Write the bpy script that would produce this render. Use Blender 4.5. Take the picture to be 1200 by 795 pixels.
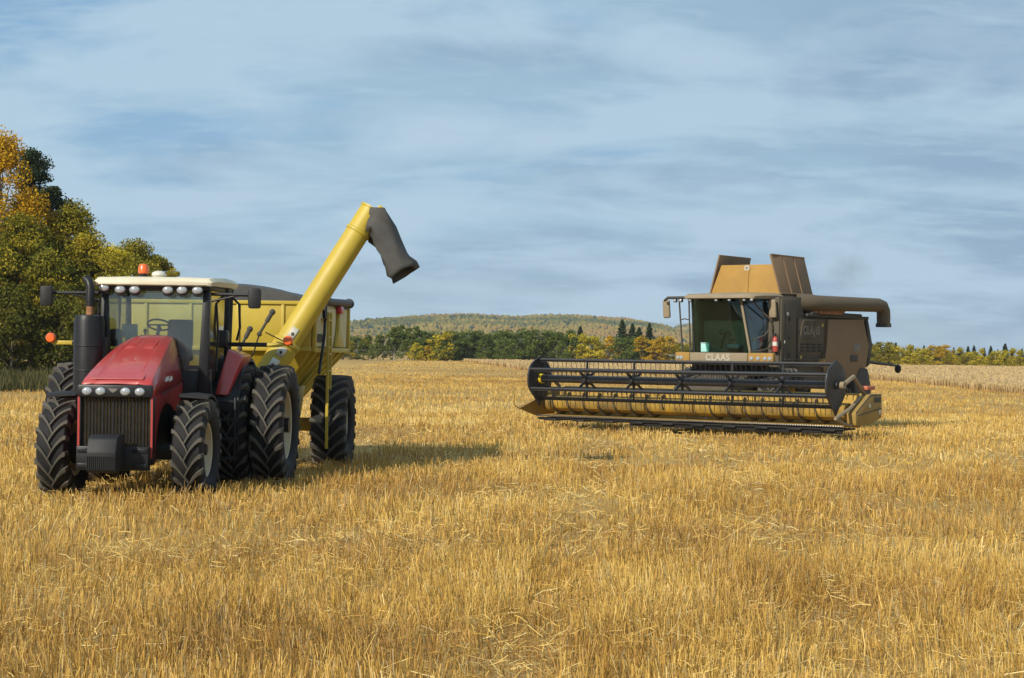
import bpy, bmesh, math, random
import numpy as np
from mathutils import Vector, Matrix, Euler
R = math.radians
rng = np.random.default_rng(7)
random.seed(7)
scene = bpy.context.scene
COL = scene.collection
for o in list(bpy.data.objects):
    bpy.data.objects.remove(o)

# ------------------------------------------------------------------ camera, sky, sun, exposure
CAM_H, FPX, PITCH, ROLL = 2.3, 2100.0, 16.5 / 2100, 0.013
cam = bpy.data.objects.new('camera', bpy.data.cameras.new('camera'))
COL.objects.link(cam)
fwd = Vector((0, math.cos(PITCH), math.sin(PITCH)))
u0 = Vector((1, 0, 0)).cross(fwd)
rt = math.cos(ROLL) * Vector((1, 0, 0)) + math.sin(ROLL) * u0
up = rt.cross(fwd)
cam.matrix_world = Matrix(((rt.x, up.x, -fwd.x, 0), (rt.y, up.y, -fwd.y, 0), (rt.z, up.z, -fwd.z, CAM_H), (0, 0, 0, 1)))
cam.data.sensor_width = 36.0
cam.data.lens = FPX / 1200 * 36
cam.data.clip_start, cam.data.clip_end = 0.1, 30000
scene.camera = cam

SUN_AZ, SUN_EL = 218.0, 31.0          # clockwise from +Y: behind the camera, to its left
world = bpy.data.worlds.new('World')
scene.world = world
world.use_nodes = True
wn, wl = world.node_tree.nodes, world.node_tree.links
wn.clear()
def wnode(t, **kw):
    n = wn.new(t)
    for k, v in kw.items():
        setattr(n, k, v)
    return n
def wmath(op, a, b=None, c=None):
    n = wn.new('ShaderNodeMath'); n.operation = op
    for i, v in enumerate((a, b, c)):
        if v is None: continue
        if isinstance(v, (int, float)): n.inputs[i].default_value = v
        else: wl.new(v, n.inputs[i])
    return n.outputs[0]
sky = wnode('ShaderNodeTexSky', sky_type='NISHITA', sun_disc=False)
sky.sun_elevation, sky.sun_rotation = R(SUN_EL), R(SUN_AZ)
sky.air_density, sky.dust_density, sky.ozone_density = 1.0, 1.0, 1.6
tc = wnode('ShaderNodeTexCoord')
sep = wnode('ShaderNodeSeparateXYZ'); wl.new(tc.outputs['Generated'], sep.inputs[0])
den = wmath('ADD', wmath('MAXIMUM', sep.outputs[2], 0.0), 0.20)
px_, py_ = wmath('DIVIDE', sep.outputs[0], den), wmath('DIVIDE', sep.outputs[1], den)
def cloud_noise(sx, sy, rot, scale, detail, rough, off):
    cmb = wnode('ShaderNodeCombineXYZ'); wl.new(px_, cmb.inputs[0]); wl.new(py_, cmb.inputs[1])
    mp = wnode('ShaderNodeMapping'); wl.new(cmb.outputs[0], mp.inputs[0])
    mp.inputs['Rotation'].default_value = (0, 0, R(rot)); mp.inputs['Scale'].default_value = (sx, sy, 1)
    mp.inputs['Location'].default_value = off
    nz = wnode('ShaderNodeTexNoise'); wl.new(mp.outputs[0], nz.inputs['Vector'])
    nz.inputs['Scale'].default_value = scale; nz.inputs['Detail'].default_value = detail
    nz.inputs['Roughness'].default_value = rough; nz.inputs['Distortion'].default_value = 0.25
    return nz.outputs['Fac']
def wramp(fac, stops):
    r = wnode('ShaderNodeValToRGB'); wl.new(fac, r.inputs[0])
    e = r.color_ramp.elements
    e[0].position, e[0].color = stops[0][0], (*stops[0][1], 1)
    e[1].position, e[1].color = stops[-1][0], (*stops[-1][1], 1)
    for p, c in stops[1:-1]:
        q = e.new(p); q.color = (*c, 1)
    return r.outputs[0]
n_big = cloud_noise(1.0, 1.0, -12, 2.0, 5, 0.5, (0.4, 6.6, 2))
n_band = cloud_noise(1.0, 1.25, -14, 2.1, 8, 0.56, (12.5, 1.1, 8))
n_wisp = cloud_noise(1.0, 2.4, -10, 5.5, 10, 0.62, (2.3, 7.4, 1))
n_dark = cloud_noise(1.0, 1.2, -16, 2.0, 8, 0.56, (8.8, 0.7, 1))
n_big = wmath('MULTIPLY_ADD', sep.outputs[0], 0.5, n_big)          # more open blue to the left
n_dark = wmath('MULTIPLY_ADD', sep.outputs[0], 0.45, n_dark)       # greyer cloud to the right
m_big = wramp(n_big, [(0.37, (0.0,) * 3), (0.50, (1.0,) * 3)])
m_band = wramp(n_band, [(0.41, (0,) * 3), (0.58, (1,) * 3)])
m_wisp = wramp(n_wisp, [(0.50, (0,) * 3), (0.72, (1,) * 3)])
m_dark = wramp(n_dark, [(0.44, (0,) * 3), (0.66, (1,) * 3)])
def wmix(fac, a, b):
    n = wnode('ShaderNodeMix', data_type='RGBA')
    if isinstance(fac, float): n.inputs['Factor'].default_value = fac
    else: wl.new(fac, n.inputs['Factor'])
    for i, v in ((6, a), (7, b)):
        if isinstance(v, tuple): n.inputs[i].default_value = (*v, 1)
        else: wl.new(v, n.inputs[i])
    return n.outputs[2]
CLOUD_MID, CLOUD_LIGHT, CLOUD_DARK, CLOUD_LOW = (3.45, 5.15, 6.6), (4.7, 6.3, 7.6), (2.6, 3.85, 5.5), (4.1, 5.45, 6.2)
low = wnode('ShaderNodeMapRange'); wl.new(sep.outputs[2], low.inputs[0]); low.inputs[1].default_value = 0.0; low.inputs[2].default_value = 0.09; low.inputs[3].default_value = 0.95; low.inputs[4].default_value = 0.0
BLUE = wmix(0.72, sky.outputs[0], (2.5, 4.6, 7.0))
cl = wmix(m_big, BLUE, CLOUD_MID)
cl = wmix(low.outputs[0], cl, CLOUD_LOW)
cl = wmix(wmath('MULTIPLY', m_dark, 0.68), cl, CLOUD_DARK)
cl = wmix(wmath('MULTIPLY', m_band, 0.85), cl, CLOUD_LIGHT)
cl = wmix(wmath('MULTIPLY', m_wisp, 0.6), cl, CLOUD_LIGHT)
bg = wnode('ShaderNodeBackground'); wl.new(cl, bg.inputs[0])
bg.inputs[1].default_value = 0.10
wo = wnode('ShaderNodeOutputWorld'); wl.new(bg.outputs[0], wo.inputs[0])

sun = bpy.data.objects.new('sun', bpy.data.lights.new('sun', 'SUN'))
COL.objects.link(sun)
sun.data.energy, sun.data.angle, sun.data.color = 4.8, R(0.55), (1.0, 0.93, 0.80)
sd = Vector((math.sin(R(SUN_AZ)) * math.cos(R(SUN_EL)), math.cos(R(SUN_AZ)) * math.cos(R(SUN_EL)), math.sin(R(SUN_EL))))
sun.rotation_euler = sd.to_track_quat('Z', 'Y').to_euler()
sun.location = (-10, -20, 30)
vs = scene.view_settings
vs.view_transform, vs.look, vs.exposure, vs.gamma = 'Standard', 'None', 0.0, 1.0
vs.use_curve_mapping = False
scene.render.engine = 'CYCLES'
scene.cycles.max_bounces = 8
scene.cycles.transparent_max_bounces = 12
scene.cycles.use_denoising = True

# ------------------------------------------------------------------ helpers
def horizon(px):
    return 414 + 0.013 * (px - 600)
def zfun(x, y):
    x = np.asarray(x, float); y = np.asarray(y, float)
    t = np.clip((y - 110) / 230, 0, 1); t = t * t * (3 - 2 * t)
    near = 0.03 * np.sin(x * 0.31 + 1) * np.sin(y * 0.23)
    b = np.clip((y - 92) / 36, 0, 1); b = b * b * (3 - 2 * b) * np.clip((-17 - x) / 6, 0, 1) * np.clip((220 - y) / 60, 0, 1)
    return t * 0.55 + b * 0.45 + near * np.clip((y - 8) / 20, 0, 1) * np.clip((60 - np.abs(y - 60)) / 20, 0, 1)
def gz(x, y):
    return float(zfun(x, y))
def at(px, Y):
    return (px - 600) / FPX * Y
def ztop(px, py, Y):
    return CAM_H + (horizon(px) - py) / FPX * Y

def vnoise(x, y, seed=0):
    """smooth value noise in 0..1"""
    xi, yi = np.floor(x).astype(np.int64), np.floor(y).astype(np.int64)
    xf, yf = x - xi, y - yi
    xf, yf = xf * xf * (3 - 2 * xf), yf * yf * (3 - 2 * yf)
    def h(a, b):
        n = (a * 374761393 + b * 668265263 + seed * 974711) & 0x7fffffff
        n = ((n ^ (n >> 13)) * 1274126177) & 0x7fffffff
        return ((n ^ (n >> 16)) & 0xffff) / 65535.0
    return (h(xi, yi) * (1 - xf) + h(xi + 1, yi) * xf) * (1 - yf) + (h(xi, yi + 1) * (1 - xf) + h(xi + 1, yi + 1) * xf) * yf
def fbm(x, y, seed=0, oct=4):
    s, a, t = 0, 0.5, 0
    for i in range(oct):
        s = s + a * vnoise(x * 2 ** i, y * 2 ** i, seed + i); t += a; a *= 0.5
    return s / t

class Mat:
    cache = {}
def material(name, color, rough=0.5, metal=0.0, var=0.0, scale=8.0, dust=0.0, dust_col=(0.30, 0.22, 0.13), bump=0.0, bscale=60.0, spec=0.5, coat=0.0):
    """a surface of one paint, with grain, soft blotches and a film of field dust that gathers on upward faces and in patches"""
    if name in Mat.cache: return Mat.cache[name]
    m = bpy.data.materials.new(name); m.use_nodes = True
    nt = m.node_tree; n, l = nt.nodes, nt.links
    p = n['Principled BSDF']
    p.inputs['Roughness'].default_value = rough; p.inputs['Metallic'].default_value = metal
    p.inputs['Specular IOR Level'].default_value = spec
    if coat: p.inputs['Coat Weight'].default_value = coat; p.inputs['Coat Roughness'].default_value = 0.08
    tcn = n.new('ShaderNodeTexCoord')
    nz = n.new('ShaderNodeTexNoise'); nz.inputs['Scale'].default_value = scale; nz.inputs['Detail'].default_value = 6; nz.inputs['Roughness'].default_value = 0.65
    l.new(tcn.outputs['Object'], nz.inputs['Vector'])
    def mix(fac, a, b):
        x = n.new('ShaderNodeMix'); x.data_type = 'RGBA'
        l.new(fac, x.inputs['Factor'])
        for i, v in ((6, a), (7, b)):
            if isinstance(v, tuple): x.inputs[i].default_value = (*v, 1)
            else: l.new(v, x.inputs[i])
        return x.outputs[2]
    def mrange(v, a, b, c, d):
        x = n.new('ShaderNodeMapRange'); l.new(v, x.inputs[0])
        for i, q in enumerate((a, b, c, d)): x.inputs[i + 1].default_value = q
        return x.outputs[0]
    lo = tuple(c * (1 - var) for c in color); hi = tuple(min(1, c * (1 + var)) for c in color)
    c = mix(mrange(nz.outputs[0], 0.3, 0.7, 0, 1), lo, hi)
    if dust:
        n2 = n.new('ShaderNodeTexNoise'); n2.inputs['Scale'].default_value = scale * 0.35; n2.inputs['Detail'].default_value = 8; n2.inputs['Roughness'].default_value = 0.7
        l.new(tcn.outputs['Object'], n2.inputs['Vector'])
        f = mrange(n2.outputs[0], 0.35, 0.68, dust * 0.35, dust)
        c = mix(f, c, dust_col)
        r = n.new('ShaderNodeMapRange'); l.new(f, r.inputs[0]); r.inputs[3].default_value = rough; r.inputs[4].default_value = min(1, rough + 0.45)
        l.new(r.outputs[0], p.inputs['Roughness'])
    l.new(c, p.inputs['Base Color'])
    if bump:
        nb = n.new('ShaderNodeTexNoise'); nb.inputs['Scale'].default_value = bscale; nb.inputs['Detail'].default_value = 4
        l.new(tcn.outputs['Object'], nb.inputs['Vector'])
        b = n.new('ShaderNodeBump'); b.inputs['Strength'].default_value = bump; b.inputs['Distance'].default_value = 0.02
        l.new(nb.outputs[0], b.inputs['Height']); l.new(b.outputs[0], p.inputs['Normal'])
    Mat.cache[name] = m
    return m
def glass(name, tint, refl=0.12, dirt=0.1, edge=0.7):
    m = bpy.data.materials.new(name); m.use_nodes = True
    n, l = m.node_tree.nodes, m.node_tree.links; n.clear()
    out = n.new('ShaderNodeOutputMaterial')
    tr = n.new('ShaderNodeBsdfTransparent'); tr.inputs[0].default_value = (*tint, 1)
    gl = n.new('ShaderNodeBsdfGlossy'); gl.inputs['Roughness'].default_value = 0.03
    df = n.new('ShaderNodeBsdfDiffuse'); df.inputs[0].default_value = (0.35, 0.30, 0.22, 1)
    fr = n.new('ShaderNodeLayerWeight'); fr.inputs[0].default_value = 0.25
    ad = n.new('ShaderNodeMath'); ad.operation = 'MULTIPLY_ADD'; l.new(fr.outputs['Fresnel'], ad.inputs[0]); ad.inputs[1].default_value = edge; ad.inputs[2].default_value = refl
    ad.use_clamp = True
    mx = n.new('ShaderNodeMixShader'); l.new(ad.outputs[0], mx.inputs[0]); l.new(tr.outputs[0], mx.inputs[1]); l.new(gl.outputs[0], mx.inputs[2])
    tcn = n.new('ShaderNodeTexCoord'); nz = n.new('ShaderNodeTexNoise'); nz.inputs['Scale'].default_value = 3; nz.inputs['Detail'].default_value = 6
    l.new(tcn.outputs['Object'], nz.inputs['Vector'])
    mr = n.new('ShaderNodeMapRange'); l.new(nz.outputs[0], mr.inputs[0]); mr.inputs[1].default_value = 0.35; mr.inputs[2].default_value = 0.75; mr.inputs[3].default_value = dirt * 0.3; mr.inputs[4].default_value = dirt
    m2 = n.new('ShaderNodeMixShader'); l.new(mr.outputs[0], m2.inputs[0]); l.new(mx.outputs[0], m2.inputs[1]); l.new(df.outputs[0], m2.inputs[2])
    l.new(m2.outputs[0], out.inputs[0])
    return m
def vcol_material(name, rough=0.6, spec=0.25, transl=0.0, bump=0.0):
    m = bpy.data.materials.new(name); m.use_nodes = True
    n, l = m.node_tree.nodes, m.node_tree.links
    p = n['Principled BSDF']; p.inputs['Roughness'].default_value = rough; p.inputs['Specular IOR Level'].default_value = spec
    a = n.new('ShaderNodeAttribute'); a.attribute_name = 'Col'
    l.new(a.outputs['Color'], p.inputs['Base Color'])
    if transl:
        t = n.new('ShaderNodeBsdfTranslucent'); l.new(a.outputs['Color'], t.inputs[0])
        mx = n.new('ShaderNodeMixShader'); mx.inputs[0].default_value = transl
        l.new(p.outputs[0], mx.inputs[1]); l.new(t.outputs[0], mx.inputs[2]); l.new(mx.outputs[0], n['Material Output'].inputs[0])
    return m

class MB:
    """collects primitives and links them as ONE mesh object"""
    def __init__(s): s.bm = bmesh.new(); s.mi = 0
    def _f(s, vs_):
        try:
            f = s.bm.faces.new(vs_); f.material_index = s.mi; f.smooth = True
            return f
        except ValueError:
            return None
    def box(s, c, d, rot=(0, 0, 0), bev=0.0, seg=2):
        Mx = Matrix.Translation(c) @ Euler([R(a) for a in rot]).to_matrix().to_4x4()
        v = [s.bm.verts.new(Mx @ Vector((d[0] * x / 2, d[1] * y / 2, d[2] * z / 2))) for x in (-1, 1) for y in (-1, 1) for z in (-1, 1)]
        fs = [s._f([v[i] for i in q]) for q in ((0, 1, 3, 2), (4, 6, 7, 5), (0, 4, 5, 1), (2, 3, 7, 6), (0, 2, 6, 4), (1, 5, 7, 3))]
        if bev: s._bev(fs, min(bev, min(d) * 0.45), seg)
        return s
    def _bev(s, fs, b, seg):
        es = {e for f in fs for e in f.edges}
        r = bmesh.ops.bevel(s.bm, geom=list(es), offset=b, segments=seg, profile=0.5, affect='EDGES', clamp_overlap=True)
        for f in r['faces']: f.material_index = s.mi; f.smooth = True
    def prism(s, poly, ax, a0, a1, bev=0.0, seg=2):
        """poly lies in the two axes other than ax, in xyz order"""
        def P(u, v, w):
            return {'x': (w, u, v), 'y': (u, w, v), 'z': (u, v, w)}[ax]
        A = [s.bm.verts.new(P(u, v, a0)) for u, v in poly]; B = [s.bm.verts.new(P(u, v, a1)) for u, v in poly]
        n = len(poly)
        fs = [s._f([A[i], A[(i + 1) % n], B[(i + 1) % n], B[i]]) for i in range(n)]
        fs += [s._f(A[::-1]), s._f(B)]
        if bev: s._bev([f for f in fs if f], bev, seg)
        return s
    def hexa(s, p8, bev=0.0):
        """eight corners: bottom four then top four, each round the same way"""
        v = [s.bm.verts.new(p) for p in p8]
        fs = [s._f([v[i] for i in q]) for q in ((3, 2, 1, 0), (4, 5, 6, 7), (0, 1, 5, 4), (1, 2, 6, 5), (2, 3, 7, 6), (3, 0, 4, 7))]
        if bev: s._bev(fs, bev, 2)
        return s
    def plate(s, quad, t, bev=0.0):
        """a sheet through a polygon, thickened by t along its normal"""
        q = [Vector(p) for p in quad]
        nrm = (q[1] - q[0]).cross(q[2] - q[0]).normalized() * t
        A = [s.bm.verts.new(p) for p in q]; B = [s.bm.verts.new(p + nrm) for p in q]
        n = len(q)
        fs = [s._f([A[i], A[(i + 1) % n], B[(i + 1) % n], B[i]]) for i in range(n)] + [s._f(A[::-1]), s._f(B)]
        if bev: s._bev([f for f in fs if f], bev, 2)
        return s
    def loft(s, rings, closed=True, caps=True):
        V = [[s.bm.verts.new(p) for p in r] for r in rings]
        n = len(V[0])
        for a, b in zip(V, V[1:]):
            for i in range(n if closed else n - 1):
                s._f([a[i], a[(i + 1) % n], b[(i + 1) % n], b[i]])
        if caps and closed: s._f(V[0][::-1]); s._f(V[-1])
        return s
    def tube(s, pts, r, seg=10, caps=True):
        pts = [Vector(p) for p in pts]
        rr = r if isinstance(r, (list, tuple)) else [r] * len(pts)
        d0 = (pts[1] - pts[0]).normalized()
        a = d0.cross(Vector((0, 0, 1)) if abs(d0.z) < 0.9 else Vector((1, 0, 0))).normalized()
        rings = []
        for i, p in enumerate(pts):
            d = (pts[min(i + 1, len(pts) - 1)] - pts[max(i - 1, 0)]).normalized()
            a = (a - d * a.dot(d)).normalized(); b = d.cross(a)
            rings.append([p + (a * math.cos(t) + b * math.sin(t)) * rr[i] for t in (2 * math.pi * k / seg for k in range(seg))])
        return s.loft(rings, True, caps)
    def cyl(s, p0, p1, r0, r1=None, seg=16): return s.tube([p0, p1], [r0, r0 if r1 is None else r1], seg)
    def lathe(s, prof, c=(0, 0, 0), ax='x', seg=40, closed=False):
        """prof: (radius, height along ax)"""
        rings = []
        for r, h in prof:
            ring = []
            for k in range(seg):
                t = 2 * math.pi * k / seg; u, v = r * math.cos(t), r * math.sin(t)
                p = {'x': (h, u, v), 'y': (v, h, u), 'z': (u, v, h)}[ax]
                ring.append((c[0] + p[0], c[1] + p[1], c[2] + p[2]))
            rings.append(ring)
        if closed: rings.append(rings[0])
        return s.loft(rings, True, not closed)
    def build(s, name, mats, parent=None, angle=35, loc=None):
        me = bpy.data.meshes.new(name)
        bmesh.ops.remove_doubles(s.bm, verts=s.bm.verts, dist=1e-5)
        bmesh.ops.recalc_face_normals(s.bm, faces=s.bm.faces)
        s.bm.to_mesh(me); s.bm.free()
        for m in (mats if isinstance(mats, (list, tuple)) else [mats]): me.materials.append(m)
        if angle: me.set_sharp_from_angle(angle=R(angle))
        o = bpy.data.objects.new(name, me); COL.objects.link(o)
        if parent: o.parent = parent
        if loc: o.location = loc
        return o
def tag(o, label, cat, group=None):
    o['label'] = label; o['category'] = cat
    if group: o['group'] = group
    return o
def thing(name, label, cat, loc, rz=0, group=None):
    o = bpy.data.objects.new(name, None); COL.objects.link(o)
    o.location = loc; o.rotation_euler = (0, 0, R(rz)); o.empty_display_size = 0.3
    return tag(o, label, cat, group)
def setting(o, kind='structure'):
    o['kind'] = kind
    return o
def copy_tree(o, parent=None):
    c = o.copy(); COL.objects.link(c)
    if parent: c.parent = parent
    for ch in list(o.children): copy_tree(ch, c)
    return c
def lettering(text, size, m, parent, M4, depth=0.004, name='lettering', spacing=1.0):
    cu = bpy.data.curves.new(name, 'FONT'); cu.body = text; cu.size = size; cu.extrude = depth; cu.align_x = 'CENTER'; cu.align_y = 'CENTER'
    cu.space_character = spacing; cu.offset = 0.03 * size; cu.resolution_u = 4
    cu.materials.append(m)
    tmp = bpy.data.objects.new(name, cu); COL.objects.link(tmp)
    me = bpy.data.meshes.new_from_object(tmp.evaluated_get(bpy.context.evaluated_depsgraph_get()))
    bpy.data.objects.remove(tmp)
    if not me.materials: me.materials.append(m)
    o = bpy.data.objects.new(name, me); COL.objects.link(o); o.parent = parent; o.matrix_local = M4
    return o
def np_mesh(name, co, faces, mats, colors=None, smooth=False, parent=None):
    """faces: (n, k) index array, all of one size, or a list of such arrays"""
    fl = faces if isinstance(faces, list) else [faces]
    me = bpy.data.meshes.new(name)
    me.vertices.add(len(co)); me.vertices.foreach_set('co', np.ascontiguousarray(co, np.float32).ravel())
    idx = np.concatenate([f.ravel() for f in fl]).astype(np.int32)
    tot = np.concatenate([np.full(len(f), f.shape[1]) for f in fl]).astype(np.int32)
    start = np.concatenate(([0], np.cumsum(tot)[:-1])).astype(np.int32)
    me.loops.add(len(idx)); me.loops.foreach_set('vertex_index', idx)
    me.polygons.add(len(tot)); me.polygons.foreach_set('loop_start', start)
    me.polygons.foreach_set('use_smooth', np.full(len(tot), smooth))
    if colors is not None:
        a = me.color_attributes.new('Col', 'FLOAT_COLOR', 'POINT')
        c4 = np.ones((len(co), 4), np.float32); c4[:, :3] = colors
        a.data.foreach_set('color', c4.ravel())
    me.update(calc_edges=True)
    for m in (mats if isinstance(mats, (list, tuple)) else [mats]): me.materials.append(m)
    o = bpy.data.objects.new(name, me); COL.objects.link(o)
    if parent: o.parent = parent
    return o

# ------------------------------------------------------------------ the setting: field, verge, hills
def ground_material():
    m = bpy.data.materials.new('stubble_soil'); m.use_nodes = True
    n, l = m.node_tree.nodes, m.node_tree.links
    p = n['Principled BSDF']; p.inputs['Roughness'].default_value = 0.95; p.inputs['Specular IOR Level'].default_value = 0.1
    tcn = n.new('ShaderNodeTexCoord')
    def noise(scale, sc=(1, 1, 1), det=6, rot=0):
        mp = n.new('ShaderNodeMapping'); mp.inputs['Scale'].default_value = sc; mp.inputs['Rotation'].default_value = (0, 0, R(rot)); l.new(tcn.outputs['Object'], mp.inputs[0])
        z = n.new('ShaderNodeTexNoise'); z.inputs['Scale'].default_value = scale; z.inputs['Detail'].default_value = det; z.inputs['Roughness'].default_value = 0.65
        l.new(mp.outputs[0], z.inputs['Vector']); return z.outputs[0]
    def ramp(f, st):
        r = n.new('ShaderNodeValToRGB'); l.new(f, r.inputs[0]); e = r.color_ramp.elements
        e[0].position, e[0].color = st[0][0], (*st[0][1], 1); e[1].position, e[1].color = st[1][0], (*st[1][1], 1); return r.outputs[0]
    def mix(f, a, b, mode='MIX'):
        x = n.new('ShaderNodeMix'); x.data_type = 'RGBA'; x.blend_type = mode
        if isinstance(f, float): x.inputs['Factor'].default_value = f
        else: l.new(f, x.inputs['Factor'])
        l.new(a, x.inputs[6]); l.new(b, x.inputs[7]); return x.outputs[2]
    fine = ramp(noise(9, (1, 0.6, 1), 8), [(0.3, (0.19, 0.11, 0.04)), (0.7, (0.54, 0.35, 0.12))])
    mid = ramp(noise(0.35, (1, 0.5, 1)), [(0.35, (0.29, 0.175, 0.055)), (0.68, (0.54, 0.36, 0.125))])
    big = ramp(noise(0.035, (1, 0.45, 1), 8, 8), [(0.35, (0.36, 0.225, 0.075)), (0.65, (0.57, 0.385, 0.135))])
    c = mix(0.5, mix(0.5, fine, mid), big)
    l.new(c, p.inputs['Base Color'])
    b = n.new('ShaderNodeBump'); b.inputs['Strength'].default_value = 0.6; b.inputs['Distance'].default_value = 0.1
    l.new(noise(6), b.inputs['Height']); l.new(b.outputs[0], p.inputs['Normal'])
    return m
ys = np.concatenate([np.arange(-20, 10, 5), np.arange(10, 130, 2), np.arange(130, 400, 10), np.geomspace(400, 9000, 30)])
xs = np.concatenate([-np.geomspace(9000, 80, 24), np.arange(-76, 77, 2), np.geomspace(80, 9000, 24)])
gx, gy = np.meshgrid(xs, ys)
co = np.stack([gx, gy, zfun(gx, gy)], -1).reshape(-1, 3)
nx, ny = len(xs), len(ys)
ii, jj = np.meshgrid(np.arange(nx - 1), np.arange(ny - 1))
q = (jj * nx + ii).ravel()
setting(np_mesh('field_ground', co, np.stack([q, q + 1, q + nx + 1, q + nx], 1), ground_material(), smooth=True))

# hills: two wooded rises, 2.5 and 3.5 km away
def hill(name, Y, crest, depth, seed, ntrees, tree_r):
    cp = np.array(crest, float)
    pxs = np.linspace(cp[0, 0], cp[-1, 0], 90)
    tops = CAM_H + (horizon(pxs) - np.interp(pxs, cp[:, 0], cp[:, 1])) / FPX * Y
    tops += (fbm(pxs / 40, pxs * 0, seed) - 0.5) * 5
    X = (pxs - 600) / FPX * Y
    ds = np.linspace(0, 1.5, 24)
    prof = np.where(ds < 1, ds * ds * (3 - 2 * ds), 1 - 0.35 * np.clip(ds - 1, 0, 1) ** 1.5 * 2)
    def hz(xv, dv):
        t = np.interp(xv, X, tops)
        pr = np.interp(dv, ds, prof)
        return 0.5 + (t - 0.5) * pr + (fbm(xv / 120, dv * 6, seed + 5) - 0.5) * 9 * np.clip(pr * 2, 0, 1) * np.clip((1.15 - dv) * 3, 0.3, 1)
    gx, gd = np.meshgrid(X, ds)
    co = np.stack([gx, Y - depth + gd * depth, hz(gx, gd)], -1).reshape(-1, 3)
    w, h = len(X), len(ds)
    i2, j2 = np.meshgrid(np.arange(w - 1), np.arange(h - 1)); k = (j2 * w + i2).ravel()
    setting(np_mesh(name, co, np.stack([k, k + 1, k + w + 1, k + w], 1), material('hill_soil', (0.16, 0.12, 0.05), 0.95, var=0.5, scale=0.02), smooth=True))
    # the wood on it: thousands of crowns that read as one mass
    bm = bmesh.new(); bmesh.ops.create_icosphere(bm, subdivisions=1, radius=1)
    bm.verts.ensure_lookup_table()
    tv = np.array([v.co[:] for v in bm.verts]); tf = np.array([[v.index for v in f.verts] for f in bm.faces]); bm.free()
    xv = rng.uniform(X[0], X[-1], ntrees); dv = np.sqrt(rng.uniform(0.02, 1.25, ntrees)) 
    dens = fbm(xv / 60, dv * 9, seed + 9)
    keep = dens > 0.22; xv, dv, dens = xv[keep], dv[keep], dens[keep]
    n = len(xv)
    kind = fbm(xv / 130 + 7, dv * 15, seed + 21) * 0.75 + rng.uniform(0, 0.06, n) + 0.08
    pal = np.array([(0.04, 0.058, 0.03), (0.075, 0.088, 0.03), (0.145, 0.128, 0.035), (0.22, 0.17, 0.04), (0.25, 0.15, 0.045), (0.155, 0.115, 0.075)])
    t = np.clip((kind - 0.25) / 0.5, 0, 0.999) * (len(pal) - 1); i0 = t.astype(int); f = (t - i0)[:, None]
    base = pal[i0] * (1 - f) + pal[np.minimum(i0 + 1, len(pal) - 1)] * f
    base *= rng.uniform(0.93, 1.07, (n, 1))
    sp = (rng.uniform(0, 1, n) < 0.02 + 0.35 * np.clip(fbm(xv / 70 + 3, dv * 8, seed + 33) - 0.55, 0, 1) * 3)
    base[sp] = np.array((0.03, 0.05, 0.035)) * rng.uniform(0.8, 1.3, (sp.sum(), 1))
    rad = tree_r * rng.uniform(0.6, 1.25, n); hh = rad * rng.uniform(0.85, 1.3, n)
    rad[sp] *= 0.75; hh[sp] *= 1.15
    V = tv[None] * rng.uniform(0.75, 1.25, (n, len(tv), 1))
    V = V * np.stack([rad, rad, hh], 1)[:, None, :]
    V += np.stack([xv, Y - depth + dv * depth, hz(xv, dv) + hh * 0.55], 1)[:, None, :]
    F_ = (tf[None] + (np.arange(n) * len(tv))[:, None, None]).reshape(-1, 3)
    c = np.repeat(base[:, None, :], len(tv), 1) * rng.uniform(0.94, 1.06, (n, len(tv), 1))
    o = np_mesh('hill_forest', V.reshape(-1, 3), F_, MAT_LEAF_FAR, c.reshape(-1, 3), smooth=False)
    o['kind'] = 'stuff'; tag(o, 'autumn forest in yellow and green covering the ' + ('long low hill on the skyline' if seed == 3 else 'smaller hill seen left of the harvester cab'), 'forest')
MAT_LEAF_FAR = vcol_material('far_foliage', 0.9, 0.1)
hill('hill', 2500, [(200, 404), (330, 392), (410, 384), (440, 380), (470, 376), (520, 373), (600, 375), (680, 376), (735, 380), (765, 386), (785, 393), (830, 402), (900, 410), (960, 414)], 1100, 3, 40000, 3.0)
hill('hill', 3600, [(730, 410), (765, 400), (785, 391), (800, 386), (815, 384), (840, 386), (900, 398), (960, 412)], 900, 14, 7000, 4.6)

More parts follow.
